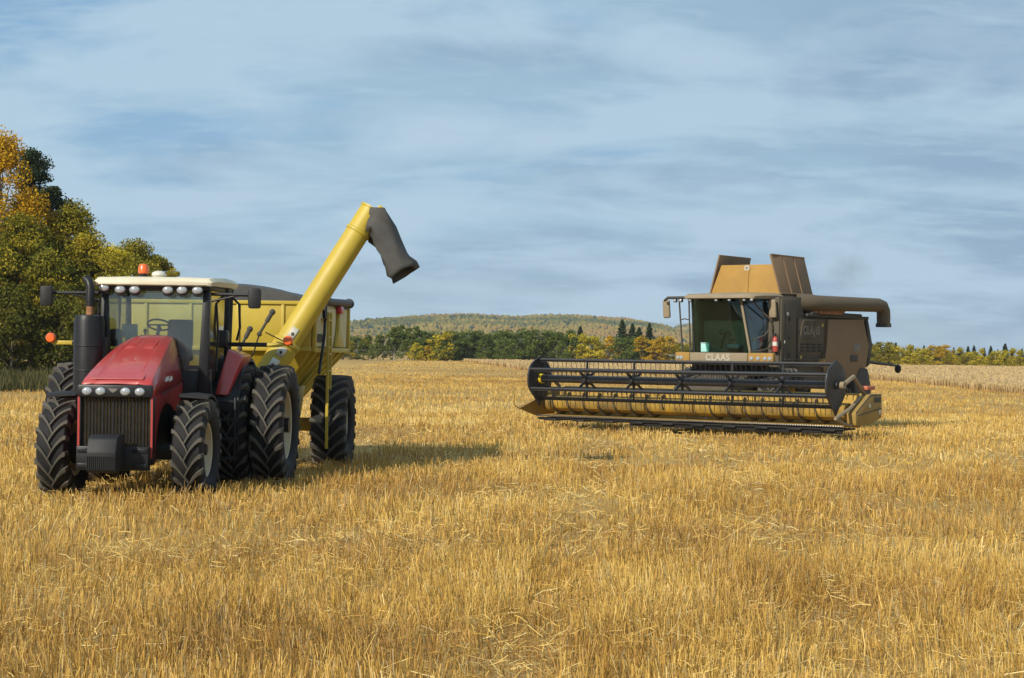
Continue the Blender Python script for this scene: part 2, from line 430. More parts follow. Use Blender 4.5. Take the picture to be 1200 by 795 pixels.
# ------------------------------------------------------------------ stubble, loose straw, standing crop, verge
STRAW = np.array([(0.31, 0.165, 0.040), (0.49, 0.282, 0.060), (0.63, 0.402, 0.092), (0.73, 0.51, 0.155), (0.78, 0.62, 0.29), (0.44, 0.35, 0.18)])
def straw_colors(n, warm, spread=1.0):
    """warm 0..1 per stalk: brown-gold to pale"""
    t = np.clip(warm + rng.normal(0, 0.2 * spread, n), 0, 0.999) * 4; i = t.astype(int); f = (t - i)[:, None]
    c = STRAW[i] * (1 - f) + STRAW[i + 1] * f
    g = rng.uniform(0, 1, n) < 0.06
    c[g] = STRAW[5]
    return c * rng.uniform(1 - 0.2 * spread, 1 + 0.15 * spread, (n, 1))
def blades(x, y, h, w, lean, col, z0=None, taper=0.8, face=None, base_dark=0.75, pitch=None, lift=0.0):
    """flat stalks with one bend: returns vertices, quads, colours"""
    n = len(x); z = zfun(x, y) if z0 is None else z0
    a = rng.uniform(0, math.pi, n) if face is None else face
    b = rng.normal(0, 0.9, n) + 4 * math.pi * fbm(x * 1.1, y * 0.7, 77, 2)   # neighbours lean the same way
    wx, wy = np.cos(a) * w / 2, np.sin(a) * w / 2
    ln = np.abs(rng.normal(0, 1, n)) * lean * (0.4 + 1.6 * fbm(x * 0.9 + 9, y * 0.6, 78, 2))
    dx, dy = np.cos(b) * np.sin(ln), np.sin(b) * np.sin(ln); dz = np.cos(ln)
    bend = rng.normal(0, 0.06, (n, 2)) * h[:, None]
    p0 = np.stack([x, y, z + lift - 0.01], 1)
    p1 = p0 + np.stack([dx * h * 0.55 , dy * h * 0.55, dz * h * 0.55], 1)
    p2 = p0 + np.stack([dx * h + bend[:, 0], dy * h + bend[:, 1], dz * h], 1)
    W = np.stack([wx, wy, np.zeros(n)], 1)
    V = np.stack([p0 - W, p0 + W, p1 - W, p1 + W, p2 - W * taper, p2 + W * taper], 1)
    k = np.arange(n)[:, None] * 6
    Q = np.concatenate([k + np.array([0, 1, 3, 2]), k + np.array([2, 3, 5, 4])])
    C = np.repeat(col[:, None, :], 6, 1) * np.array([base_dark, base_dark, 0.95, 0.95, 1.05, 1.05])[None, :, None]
    return V.reshape(-1, 3), Q, C.reshape(-1, 3)
def merge(parts):
    V, Q, C, k = [], [], [], 0
    for v, q_, c in parts:
        V.append(v); Q.append(q_ + k); C.append(c); k += len(v)
    return np.concatenate(V), np.concatenate(Q), np.concatenate(C)
def wedge(n, y0, y1, margin, half=0.297):
    """points spread evenly over the field of view between two distances"""
    y = np.sqrt(rng.uniform(y0 ** 2, y1 ** 2, int(n * 1.0)))
    x = rng.uniform(-1, 1, len(y)) * (half * y + margin)
    return x, y
# standing crop outline (right of the cut field and across the back)
CROP = [(60, 96), (33.6, 118), (37, 190), (3, 200), (-9, 340), (140, 345), (170, 96)]
def inside(x, y, poly):
    r = np.zeros(len(x), bool); j = len(poly) - 1
    for i in range(len(poly)):
        (xi, yi), (xj, yj) = poly[i], poly[j]
        r ^= ((yi > y) != (yj > y)) & (x < (xj - xi) * (y - yi) / (yj - yi + 1e-9) + xi); j = i
    return r
VERGE_Y, VERGE_X = 91.0, -20.5
def on_field(x, y):
    return ~inside(x, y, CROP) & ~((y > VERGE_Y + 0.15 * (x + 28)) & (x < VERGE_X) & (y > VERGE_Y))
# trampled darker places seen in the field: x, y, half sizes
PATCH = [(-11.5, 92, 5.5, 7), (-18, 140, 9, 6), (24.5, 88, 2.2, 3.5), (29, 89, 1.8, 2.5), (-5.2, 50, 3, 5), (2.35, 44, 1.0, 3.2), (3.2, 35.6, 1.3, 2.4), (7.4, 37, 1.6, 2.2), (-1, 28, 2.2, 1.2), (3, 22.5, 2.2, 1.1), (-1.2, 20.5, 1.5, 0.7), (5.8, 27, 1.6, 1.2), (-4.5, 19, 1.2, 0.6), (10, 60, 4, 5), (-6, 200, 10, 12)]
def patch(x, y):
    m = np.zeros(len(x))
    for a, b, rx, ry in PATCH:
        d = ((x - a) / rx) ** 2 + ((y - b) / ry) ** 2 + (fbm(x * 1.3, y * 1.3, 5) - 0.5) * 1.2
        m = np.maximum(m, np.clip(1.2 - d, 0, 1))
    row = ((x + 0.05 * (y - 96)) / 0.30) % 1.0                       # stripes of shorter, browner stalks along drill rows seen end-on
    m = np.maximum(m, 1.1 * ((np.abs(y - 97) < 11 + 3 * np.sin(x)) & (x > -8.3) & (x < -3.0) & (row < 0.45)))
    return m
WHEELS = [(-5.95 + a, 28.05 + b, 0.45) for a, b in ((-1.045, -0.1), (1.045, -0.1), (-1.64, 3.0), (-1.01, 3.0), (1.27, 3.0), (1.89, 3.0))] + [(-3.56, 35.9, 0.5), (-7.5, 36.0, 0.5)]
def tracks(x, y):
    """a pair of tyre lanes that runs up the field between the machines"""
    c = x - (0.8 + 0.055 * (y - 12) + 0.9 * np.sin(y * 0.045)) + 0.25 * (fbm(x * 1.2, y * 0.6, 66, 2) - 0.5)
    return ((np.abs(np.abs(c) - 1.25) < 0.30) & (y < 150)).astype(float) * (vnoise(x * 2.2, y * 1.1, 67) > 0.22)
def crush(x, y):
    """stalks pressed down where the wheels stand and came from"""
    f = np.where(tracks(x, y) > 0.5, 0.55, 1.0)
    for wx, wy, hw in WHEELS:
        f = np.minimum(f, np.where((np.abs(x - wx) < hw * (0.85 + 0.3 * vnoise(x * 3, y * 3, 8))) & (y > wy - 1.0) & (y < wy + 9), 0.38, 1.0))
    return f
MAT_STRAW = vcol_material('straw', 0.55, 0.35, 0.12)
parts = []
for (n, y0, y1, mg, w, hh, lean) in ((205000, 8.5, 20, 7.0, 0.0060, 0.21, 0.27), (155000, 20, 36, 7.0, 0.009, 0.20, 0.26), (130000, 36, 72, 9.0, 0.016, 0.17, 0.24), (150000, 72, 165, 14, 0.030, 0.14, 0.25), (75000, 165, 345, 25, 0.08, 0.13, 0.3)):
    x, y = wedge(n, y0, y1, mg)
    # drill rows run across and away; stalks stand in tufts along them
    ca, sa = math.cos(R(24)), math.sin(R(24))
    u, v = x * ca + y * sa, -x * sa + y * ca
    rowp = 0.30
    v2 = (np.round(v / rowp) + rng.normal(0, 0.15, len(v))) * rowp
    if y0 < 60:
        tuft = rng.normal(0, 0.045, len(u)); u2 = np.round(u / 0.19 + (vnoise(v2 * 3, u * 0, 3) * 5)) * 0.19 + tuft
        mixm = rng.uniform(0, 1, len(u)) < 0.62
        u = np.where(mixm, u2, u); v = np.where(mixm, v2, v)
    x, y = u * ca - v * sa, u * sa + v * ca
    k = on_field(x, y); x, y = x[k], y[k]
    pm = patch(x, y)
    d = fbm(x * 0.9, y * 0.45, 31) * 0.6 + fbm(x * 0.12, y * 0.05, 35) * 0.4
    k = rng.uniform(0, 1, len(x)) < np.clip(0.3 + 2.2 * (d - 0.28), 0.32, 1); x, y, d, pm = x[k], y[k], d[k], pm[k]
    h = hh * np.clip(0.05 + 1.2 * fbm(x * 0.8, y * 0.4, 41, 3) + 0.75 * vnoise(x * 4.5, y * 4.5, 44), 0.35, 1.75) * rng.uniform(0.55, 1.25, len(x)) * (1 - 0.45 * pm) * crush(x, y)
    warm = -0.02 + 0.85 * fbm(x * 0.7, y * 0.3, 51) + 0.5 * (fbm(x * 0.07, y * 0.035, 57) - 0.5) + 0.5 * (fbm(x * 0.035, y * 0.22, 59, 3) - 0.5) - 0.42 * pm
    warm = warm - 0.14 * tracks(x, y)
    sw = (x * math.cos(R(36)) - y * math.sin(R(36)) + 1.5 * (fbm(x * 0.1, y * 0.1, 88, 2) - 0.5)) / 10.4 % 1.0
    warm = warm + 0.16 * np.exp(-((sw - 0.5) / 0.12) ** 2) - 0.05
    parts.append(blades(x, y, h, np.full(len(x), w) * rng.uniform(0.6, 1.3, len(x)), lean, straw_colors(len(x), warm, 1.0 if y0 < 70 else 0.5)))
V, Q, C = merge(parts)
o = np_mesh('stubble', V, Q, MAT_STRAW, C); o['kind'] = 'stuff'
tag(o, 'golden cut stubble standing over the whole harvested field', 'stubble')

# loose straw lying over the stubble
parts = []
for (n, y0, y1, w, ln, top) in ((38000, 8.5, 20, 0.0055, 0.19, 0.14), (38000, 20, 36, 0.008, 0.2, 0.13), (30000, 36, 70, 0.013, 0.2, 0.12)):
    x, y = wedge(n, y0, y1, 7)
    dens = fbm(x * 0.7, y * 0.35, 71)
    k = (rng.uniform(0, 1, len(x)) < np.clip((dens - 0.33) * 3.2, 0.12, 1)) & on_field(x, y); x, y = x[k], y[k]
    n = len(x)
    a = rng.uniform(0, 2 * math.pi, n); L = ln * rng.uniform(0.35, 1.3, n); tilt = rng.normal(0, 0.38, n)
    z = zfun(x, y) + top * rng.uniform(0.1, 1.0, n) ** 1.2
    dirv = np.stack([np.cos(a) * np.cos(tilt), np.sin(a) * np.cos(tilt), np.sin(tilt)], 1)
    side = np.cross(dirv, np.array([0, 0, 1.0])); side /= np.linalg.norm(side, axis=1)[:, None] + 1e-9
    roll = rng.uniform(0, math.pi, n)[:, None]
    wv = (side * np.cos(roll) + np.cross(dirv, side) * np.sin(roll)) * (w * rng.uniform(0.6, 1.3, n))[:, None] / 2
    c0 = np.stack([x, y, z], 1); sag = np.stack([rng.normal(0, 0.012, n), rng.normal(0, 0.012, n), rng.normal(0.0, 0.015, n)], 1) * (L / 0.25)[:, None]
    p0, p1, p2 = c0 - dirv * L[:, None] / 2, c0 + sag, c0 + dirv * L[:, None] / 2
    for p in (p0, p1, p2): p[:, 2] = np.maximum(p[:, 2], zfun(p[:, 0], p[:, 1]) + 0.01)
    V = np.stack([p0 - wv, p0 + wv, p1 - wv, p1 + wv, p2 - wv, p2 + wv], 1).reshape(-1, 3)
    kk = np.arange(n)[:, None] * 6
    Q = np.concatenate([kk + np.array([0, 1, 3, 2]), kk + np.array([2, 3, 5, 4])])
    C = np.repeat(straw_colors(n, np.full(n, 0.68))[:, None, :], 6, 1).reshape(-1, 3)
    parts.append((V, Q, C))
V, Q, C = merge(parts)
o = np_mesh('loose_straw', V, Q, MAT_STRAW, C); o['kind'] = 'stuff'
tag(o, 'pale loose straw scattered flat among the stubble', 'straw')

# standing ripe crop: a low raised bed filled with stalks
poly = np.array(CROP, float)
gx, gy = np.meshgrid(np.arange(-12, 172, 3.0), np.arange(94, 348, 3.0))
ins = inside(gx.ravel(), gy.ravel(), CROP).reshape(gx.shape)
# keep the bed a little inside the stalk edge
for (sx, sy) in ((3, 0), (-3, 0), (0, 3), (0, -3)):
    ins &= inside((gx + sx * 0.6).ravel(), (gy + sy * 0.6).ravel(), CROP).reshape(gx.shape)
zz = zfun(gx, gy) + 0.38 + (fbm(gx * 0.3, gy * 0.3, 91) - 0.5) * 0.08
co = np.stack([gx, gy, zz], -1).reshape(-1, 3); w_, h_ = gx.shape[1], gx.shape[0]
i2, j2 = np.meshgrid(np.arange(w_ - 1), np.arange(h_ - 1)); k = (j2 * w_ + i2).ravel()
qd = np.stack([k, k + 1, k + w_ + 1, k + w_], 1)
qd = qd[ins.ravel()[qd].all(1)]
parts = []
n = 90000
x, y = rng.uniform(-15, 136, n * 3), 96 + 250 * rng.uniform(0, 1, n * 3) ** 1.6
k = inside(x, y, CROP) & (np.abs(x) < 0.30 * y + 16); x, y = x[k], y[k]
edge = ~inside(x, y - 4.5, CROP) | ~inside(x - 4.5, y, CROP)
k = edge | (rng.uniform(0, 1, len(x)) < 0.6); x, y = x[k], y[k]
# extra rows right at the cut edge
ex, ey = [], []
for (a, b) in zip(CROP[:5], CROP[1:5]):
    L = math.dist(a, b); m_ = int(L * 75); t = rng.uniform(0, 1, m_)
    off = np.abs(rng.normal(0, 1.0, m_))
    dx, dy = (b[0] - a[0]) / L, (b[1] - a[1]) / L
    nxn, nyn = (dy, -dx)
    ex.append(a[0] + t * (b[0] - a[0]) + nxn * off); ey.append(a[1] + t * (b[1] - a[1]) + nyn * off)
ex, ey = np.concatenate(ex), np.concatenate(ey); k = inside(ex, ey, CROP)
x, y = np.concatenate([x, ex[k]]), np.concatenate([y, ey[k]])
n = len(x)
h = 0.56 * rng.uniform(0.8, 1.12, n) * (0.85 + 0.3 * fbm(x * 0.2, y * 0.2, 93))
colr = np.array((0.47, 0.335, 0.155)) * rng.uniform(0.92, 1.08, (n, 1)) * (0.85 + 0.3 * fbm(x * 0.08, y * 0.05, 95))[:, None]
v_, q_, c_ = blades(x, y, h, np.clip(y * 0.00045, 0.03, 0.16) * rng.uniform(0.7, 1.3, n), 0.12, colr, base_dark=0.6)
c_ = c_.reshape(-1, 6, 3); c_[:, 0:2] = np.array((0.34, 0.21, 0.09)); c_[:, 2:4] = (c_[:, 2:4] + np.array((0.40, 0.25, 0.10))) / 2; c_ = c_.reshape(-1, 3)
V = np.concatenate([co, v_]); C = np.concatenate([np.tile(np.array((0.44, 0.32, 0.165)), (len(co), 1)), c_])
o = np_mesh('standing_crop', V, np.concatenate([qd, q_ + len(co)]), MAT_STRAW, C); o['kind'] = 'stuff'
tag(o, 'pale ripe grain still uncut behind and right of the harvester', 'grain crop')

# rough grass verge below the left wood
n = 70000
x = rng.uniform(-75, VERGE_X, n); y = rng.uniform(VERGE_Y - 1, 140, n)
y = y + 0.0
k = (y > VERGE_Y + 0.15 * (x + 28) + (fbm(x * 0.7, x * 0, 61) - 0.5) * 1.5) & (x > -0.34 * y - 12); x, y = x[k], y[k]; n = len(x)
t = fbm(x * 0.35, y * 0.25, 63)[:, None]
g0, g1 = np.array((0.04, 0.046, 0.012)), np.array((0.125, 0.10, 0.032))
colr = (g0 * (1 - t) + g1 * t) * rng.uniform(0.7, 1.3, (n, 1))
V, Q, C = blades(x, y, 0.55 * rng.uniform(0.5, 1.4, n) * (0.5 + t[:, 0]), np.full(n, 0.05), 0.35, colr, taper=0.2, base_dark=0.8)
o = np_mesh('verge_grass', V, Q, vcol_material('grass', 0.7, 0.2, 0.2), C); o['kind'] = 'stuff'
tag(o, 'rough olive and brown grass verge below the trees at left', 'grass')
gx, gy = np.meshgrid(np.linspace(-90, VERGE_X, 43), np.linspace(0, 1, 24))
yy = (VERGE_Y + 0.15 * (gx + 28)) * (1 - gy) + 150 * gy
co = np.stack([gx, yy, zfun(gx, yy) + 0.004], -1).reshape(-1, 3); k = np.arange(42)[None] + 43 * np.arange(23)[:, None]; k = k.ravel()
setting(np_mesh('verge_ground', co, np.stack([k, k + 1, k + 44, k + 43], 1), material('verge_soil', (0.10, 0.085, 0.03), 0.95, var=0.4, scale=0.8), smooth=True))

# ------------------------------------------------------------------ trees
MAT_LEAF = vcol_material('leaves', 0.7, 0.1, 0.25)
MAT_BARK = material('bark', (0.13, 0.105, 0.08), 0.9, var=0.5, scale=6, bump=0.6, bscale=20)
MAT_PALE_BARK = material('pale_bark', (0.42, 0.40, 0.34), 0.8, var=0.35, scale=5)
def crown_mesh(seed, h, w, base, n_clump, n_leaf, leaf, pal, shape='round', sheet=0.9):
    """leaves scattered in clumps along limbs inside an uneven crown; also the limbs' paths"""
    g = np.random.default_rng(seed)
    cl_, limbs = [], []
    for i in range(n_clump):
        t = g.uniform(0, 1) ** 0.85
        if shape == 'spruce': rad = (1 - t) * 0.95 + 0.05
        elif h <= 1.0: rad = math.sin(math.pi * min(1, 0.34 + t * 0.64)) ** 0.7
        elif shape == 'column': rad = math.sin(math.pi * min(1, 0.12 + t * 0.9)) ** 0.6
        else: rad = math.sin(math.pi * min(1, 0.10 + t * 0.88)) ** 0.75
        a = g.uniform(0, 2 * math.pi); rr = rad * (g.uniform(0.15, 1.0) ** 0.5) * w / 2 * (0.85 + 0.3 * math.sin(a * 2 + seed))
        z = base + t * (h - base)
        if shape == 'spruce': z -= rr * 0.35
        cl_.append((rr * math.cos(a), rr * math.sin(a), z)); 
    cl_ = np.array(cl_)
    tint = g.uniform(0, 1, n_clump)
    per = n_leaf // n_clump
    if shape == 'spruce':
        # tiers of drooping boughs round a straight stem
        nb = 15; zz = g.uniform(0, 1, n_leaf) ** 1.25; tier = (zz * nb) % 1.0
        rad = (1 - zz) ** 0.85 * w / 2 * (0.5 + 0.5 * (1 - tier)) + 0.012 * h
        a = g.uniform(0, 2 * math.pi, n_leaf); lobes = 0.78 + 0.22 * np.sin(a * 5 + np.floor(zz * nb) * 2.1 + seed)
        rr = rad * lobes * g.uniform(0, 1, n_leaf) ** 0.5
        P = np.stack([rr * np.cos(a), rr * np.sin(a), base + zz * (h - base) - rr * 0.25], 1)
        tint = g.uniform(0, 1, n_clump); tn0 = g.uniform(0, 0.65, n_leaf)
    else:
        size = w * (0.17 if h > 2 else 0.21) * g.uniform(0.55, 1.35, n_clump)
        dv = g.normal(0, 1, (n_clump, per, 3)); dv /= np.linalg.norm(dv, axis=2, keepdims=True)
        dv *= g.uniform(0, 1, (n_clump, per, 1)) ** 0.42
        dv[:, :, 2] *= np.where(dv[:, :, 2] < 0, 0.45, 0.85)
        P = cl_[:, None, :] + dv * size[:, None, None]
        tn0 = np.repeat(tint, per) * 0.65
    P = P.reshape(-1, 3); tn = tn0 + g.uniform(0, 0.35, len(P))
    P[:, 2] = np.maximum(P[:, 2], 0.2 if h > 2 else 0.015)
    n = len(P)
    nr = g.normal(0, 1, (n, 3)); nr[:, 2] = np.abs(nr[:, 2]) * 0.8 + 0.15; nr /= np.linalg.norm(nr, axis=1)[:, None]
    tx = np.cross(nr, g.normal(0, 1, (n, 3))); tx /= np.linalg.norm(tx, axis=1)[:, None] + 1e-9
    ty = np.cross(nr, tx)
    s = (leaf * g.uniform(0.6, 1.35, n))[:, None] / 2
    V = np.stack([P - tx * s, P - ty * s * 0.7, P + tx * s, P + ty * s * 0.7], 1).reshape(-1, 3)
    pal = np.array(pal); t = np.clip(tn, 0, 0.999) * (len(pal) - 1); i = t.astype(int); f = (t - i)[:, None]
    c = (pal[i] * (1 - f) + pal[np.minimum(i + 1, len(pal) - 1)] * f) * g.uniform(0.75, 1.25, (n, 1))
    Q = np.arange(n * 4).reshape(-1, 4)
    return V, Q, np.repeat(c, 4, 0), cl_
def make_tree(seed, h, w, base, pal, n_clump, n_leaf, leaf, shape='round', bark=None, name='tree', limbs=26, trunk_r=None):
    root = bpy.data.objects.new(name, None); COL.objects.link(root)
    V, Q, C, cl_ = crown_mesh(seed, h, w, base, n_clump, n_leaf, leaf, pal, shape)
    np_mesh('crown', V, Q, MAT_LEAF, C, parent=root)
    mb = MB(); r0 = trunk_r or h * 0.014
    g = random.Random(seed)
    tr = [(g.uniform(-.04, .04) * h * k / 5 * .4, g.uniform(-.04, .04) * h * k / 5 * .4, -0.2 + k / 5 * h * 0.93) for k in range(6)]
    mb.tube(tr, [r0 * (1 - 0.17 * k) for k in range(6)], 8)
    for c in cl_[:limbs]:
        t = max(0.12, min(0.85, (c[2] / h) - 0.16)); z0 = t * h * 0.93
        k = min(4, int(t * 5)); f = t * 5 - k
        s = Vector(tr[k]).lerp(Vector(tr[k + 1]), f); e = Vector(c); m_ = s.lerp(e, 0.5) + Vector((0, 0, 0.04 * h))
        mb.tube([s, m_, e], [r0 * 0.38, r0 * 0.22, r0 * 0.07], 5)
    mb.build('trunk', bark or MAT_BARK, root)
    return root
GREEN = [(0.06, 0.09, 0.02), (0.115, 0.15, 0.03), (0.19, 0.21, 0.04)]
DARK = [(0.02, 0.033, 0.014), (0.035, 0.052, 0.02), (0.06, 0.075, 0.025)]
OLIVE = [(0.085, 0.09, 0.012), (0.19, 0.175, 0.018), (0.31, 0.255, 0.022), (0.40, 0.29, 0.026)]
MIXED = [(0.06, 0.072, 0.012), (0.16, 0.155, 0.018), (0.33, 0.265, 0.024), (0.46, 0.32, 0.024)]
DARKOL = [(0.05, 0.055, 0.01), (0.11, 0.105, 0.015), (0.19, 0.16, 0.022)]
YELL = [(0.24, 0.22, 0.022), (0.46, 0.37, 0.028), (0.62, 0.48, 0.032)]
GOLD = [(0.24, 0.17, 0.02), (0.46, 0.30, 0.022), (0.58, 0.36, 0.02)]
ORNG = [(0.28, 0.17, 0.016), (0.54, 0.31, 0.014), (0.68, 0.40, 0.014)]
SPRUCE = [(0.022, 0.035, 0.016), (0.036, 0.055, 0.022), (0.055, 0.075, 0.028)]
# the wood at the left edge: px of crown middle, py of its top, distance, width m, palette, label
G_LEFT = 'trees of the wood at the left edge'
left = [
    (0, 166, 128, 7.5, ORNG, 'round', 'tallest orange leaved tree at the left edge of the wood'),
    (36, 178, 137, 5.5, DARK, 'column', 'tall dark green poplar standing behind the orange tree'),
    (20, 262, 124, 6.0, MIXED, 'round', 'lower gold leaved tree in front of the tall orange tree'),
    (60, 224, 134, 6.0, DARK, 'column', 'second dark green poplar right of the tall one'),
    (-12, 290, 120, 7.5, MIXED, 'round', 'low olive tree at the very left edge above the verge'),
    (82, 244, 130, 6.0, OLIVE, 'round', 'olive tree sloping down right of the dark poplars'),
    (103, 286, 126, 5.5, MIXED, 'round', 'yellow green tree behind the left mirror of the tractor'),
    (52, 300, 121, 5.5, MIXED, 'round', 'bushy yellow green tree left of the tractor mirror'),
    (126, 296, 150, 7.0, YELL, 'round', 'yellowing tree above the air cleaner of the tractor'),
    (157, 290, 158, 7.0, OLIVE, 'round', 'round olive crown above the orange beacon of the tractor'),
    (182, 304, 164, 5.5, OLIVE, 'round', 'small olive crown at the right end of the left wood'),
    (128, 345, 128, 5.0, DARKOL, 'round', 'low green shrubby tree seen beside the air cleaner of the tractor'),
    (14, 352, 118, 5.5, DARKOL, 'round', 'low dark olive shrubby tree on the verge at the left edge'),
    (74, 352, 119, 5.5, DARKOL, 'round', 'low dark olive shrubby tree behind the left marker lamp of the tractor'),
    (-44, 196, 132, 8.0, GOLD, 'round', 'gold leaved tree half outside the left edge of the photo'),
]
for i, (px, py, Y, w, pal, shp, lab) in enumerate(left):
    X = at(px, Y); h = ztop(px, py, Y) - gz(X, Y)
    big = h > 9
    t = make_tree(100 + i, h, w, h * (0.14 if big else 0.05), pal, 60 if big else 34, 26000 if big else 12000, 0.185, shp, name='deciduous_tree')
    t.location = (X, Y, gz(X, Y)); t.rotation_euler = (0, 0, i * 1.3); tag(t, lab, 'tree', G_LEFT)

# the tree line across the far end of the field: variants at 1 m, copied and scaled
def variant(seed, pal, shp, wide, bark=None, base=0.0):
    t = make_tree(seed, 1.0, wide, base, pal, 26, 1700, 0.055, shp, bark, 'deciduous_tree' if shp != 'spruce' else 'spruce_tree', limbs=10, trunk_r=0.014)
    return t
var = {
    'green': [variant(301, GREEN, 'round', 0.72), variant(302, GREEN, 'column', 0.55), variant(303, [(0.07, 0.10, 0.024), (0.13, 0.16, 0.034), (0.19, 0.21, 0.045)], 'round', 0.8)],
    'birch': [variant(304, GREEN, 'column', 0.42, MAT_PALE_BARK, 0.3)],
    'yellow': [variant(305, YELL, 'round', 0.8), variant(306, YELL, 'column', 0.6)],
    'gold': [variant(307, GOLD, 'round', 0.8), variant(308, GOLD, 'column', 0.6)],
    'orange': [variant(309, ORNG, 'round', 0.75)],
    'olive': [variant(310, OLIVE, 'round', 0.8), variant(311, OLIVE, 'column', 0.6)],
    'spruce': [variant(312, SPRUCE, 'spruce', 0.85), variant(313, SPRUCE, 'spruce', 0.7)],
}
used = set()
def far_tree(kind, px, py, Y, lab, group):
    vl = var[kind]; src = vl[random.randrange(len(vl))]
    if src.name not in used: t = src; used.add(src.name)
    else: t = copy_tree(src)
    X = at(px, Y); z = gz(X, Y); h = max(1.5, ztop(px, py, Y) - z)
    t.location = (X, Y, z); s = h; wv = random.uniform(0.95, 1.3)
    if kind != 'spruce' and h < 7: wv *= 1.15
    t.scale = (s * wv, s * wv, s); t.rotation_euler = (0, 0, random.uniform(0, 6.28))
    tag(t, lab, 'tree', group)
def row(kind, p0, p1, step, top, jit, Y, lab, group):
    px = p0
    while px <= p1:
        far_tree(kind, px + random.uniform(-2, 2), top + random.uniform(-jit, jit), Y + random.uniform(-5, 6), lab, group)
        px += step * random.uniform(0.8, 1.2)
GM = 'trees of the far tree line between cart and harvester'
row('green', 372, 462, 8, 396, 3.5, 352, 'green leafy tree of the far tree line just right of the grain cart', GM)
row('green', 190, 364, 9, 397, 3.5, 353, 'green leafy tree of the far tree line standing behind the tractor and cart', GM)
row('olive', 395, 430, 17, 400, 2, 348, 'yellowish green bushy tree low in the far tree line beside the grain cart', GM)
for px, py in ((462, 385), (471, 383), (480, 386), (488, 384), (496, 389)):
    far_tree('birch', px, py, 350, 'slim green birch with pale trunk standing above the far tree line', GM)
far_tree('gold', 502, 406, 346, 'small gold tree in front of the green part of the far tree line', GM)
far_tree('yellow', 487, 402, 346, 'small yellow tree among the slim birches', GM)
row('yellow', 514, 534, 9, 393, 2, 349, 'bright yellow tree left of the long green stretch of the far tree line', GM)
row('green', 500, 672, 8.5, 391, 3, 354, 'green leafy tree in the long middle stretch of the far tree line', GM)
row('green', 480, 680, 14, 400, 3, 349, 'lower green tree standing at the front of the far tree line', GM)
row('yellow', 672, 706, 9, 395, 3, 350, 'yellow green tree behind the left end of the harvester reel', GM)
far_tree('orange', 714, 395, 350, 'single orange tree of the far tree line above the reel', GM)
row('green', 724, 746, 9, 398, 2, 350, 'dark green bush between the orange tree and the gold trees', GM)
for px, py, l in ((680, 383, 'thin dark spruce rising behind the yellow green trees'), (729, 375, 'tallest dark spruce of the group above the far tree line'), (741, 380, 'second dark spruce right of the tallest one'), (749, 384, 'short dark spruce in the middle of the spruce group'), (761, 379, 'rightmost dark spruce of the group left of the harvester cab')):
    far_tree('spruce', px, py, 362, l, 'dark spruces above the far tree line')
row('gold', 752, 786, 8, 398, 3.5, 349, 'gold and orange tree just left of the harvester mirror', GM)
row('olive', 790, 830, 9, 403, 3, 349, 'olive tree seen behind the cab ladder of the harvester', GM)
row('green', 835, 1010, 12, 404, 4, 352, 'green leafy tree of the far tree line behind the harvester body', GM)
GR = 'trees of the far tree line at the right'
row('olive', 1014, 1050, 8, 405, 3, 372, 'yellow green tree of the right tree line next to the harvester', GR)
row('yellow', 1046, 1096, 8, 409, 3, 370, 'yellow aspen left of the tallest gold clump in the right tree line', GR)
row('gold', 1094, 1118, 8, 406, 1.5, 369, 'gold aspen in the tallest clump of the right tree line', GR)
row('yellow', 1124, 1235, 8, 411, 3, 370, 'yellow aspen toward the right edge of the photo', GR)
row('olive', 1030, 1235, 17, 414, 3, 366, 'low olive bush at the front of the right tree line', GR)
row('spruce', 1022, 1046, 11, 404, 2, 384, 'dark spruce poking up behind the right tree line next to the harvester', 'dark spruces behind the right tree line')
far_tree('spruce', 1050, 402, 382, 'taller dark spruce behind the yellow aspens near the harvester', 'dark spruces behind the right tree line')
row('spruce', 1058, 1170, 9, 408, 3, 386, 'dark spruce top in the row behind the yellow aspens', 'dark spruces behind the right tree line')
far_tree('spruce', 1178, 403, 382, 'tallest dark spruce behind the aspens near the right edge', 'dark spruces behind the right tree line')
row('spruce', 1187, 1230, 10, 410, 2.5, 386, 'dark spruce top at the right end of the row', 'dark spruces behind the right tree line')
for vl in var.values():
    for t in vl:
        if t.name not in used:
            for c in list(t.children): bpy.data.objects.remove(c)
            bpy.data.objects.remove(t)

# ------------------------------------------------------------------ machine materials
RED = material('red_paint', (0.40, 0.012, 0.016), 0.26, var=0.08, scale=3, dust=0.24, dust_col=(0.34, 0.20, 0.13), coat=0.5)
BLACK = material('black_paint', (0.010, 0.010, 0.012), 0.42, var=0.3, scale=6, dust=0.06, dust_col=(0.10, 0.085, 0.06), spec=0.32)
BLACK_PLASTIC = material('black_plastic', (0.012, 0.012, 0.014), 0.55, var=0.3, scale=8, dust=0.07, dust_col=(0.10, 0.085, 0.06), spec=0.3)
RUBBER = material('tyre_rubber', (0.010, 0.010, 0.011), 0.75, var=0.3, scale=10, dust=0.10, dust_col=(0.09, 0.075, 0.058), spec=0.3)
LUG = material('dusty_lug_rubber', (0.028, 0.027, 0.026), 0.62, var=0.35, scale=9, dust=0.75, dust_col=(0.155, 0.135, 0.105), spec=0.25)
CREAM = material('cream_paint', (0.66, 0.60, 0.45), 0.4, var=0.08, scale=4, dust=0.3, dust_col=(0.45, 0.36, 0.22))
RIM = material('wheel_rim_paint', (0.55, 0.47, 0.30), 0.45, var=0.12, scale=5, dust=0.5, dust_col=(0.30, 0.23, 0.14))
STEEL = material('bare_steel', (0.35, 0.34, 0.32), 0.35, 0.9, var=0.2, scale=10, dust=0.3)
RUST = material('rusty_pipe', (0.25, 0.11, 0.045), 0.8, var=0.5, scale=12)
LENS = material('lamp_lens', (0.42, 0.44, 0.46), 0.12, 0.35, var=0.1, scale=14)
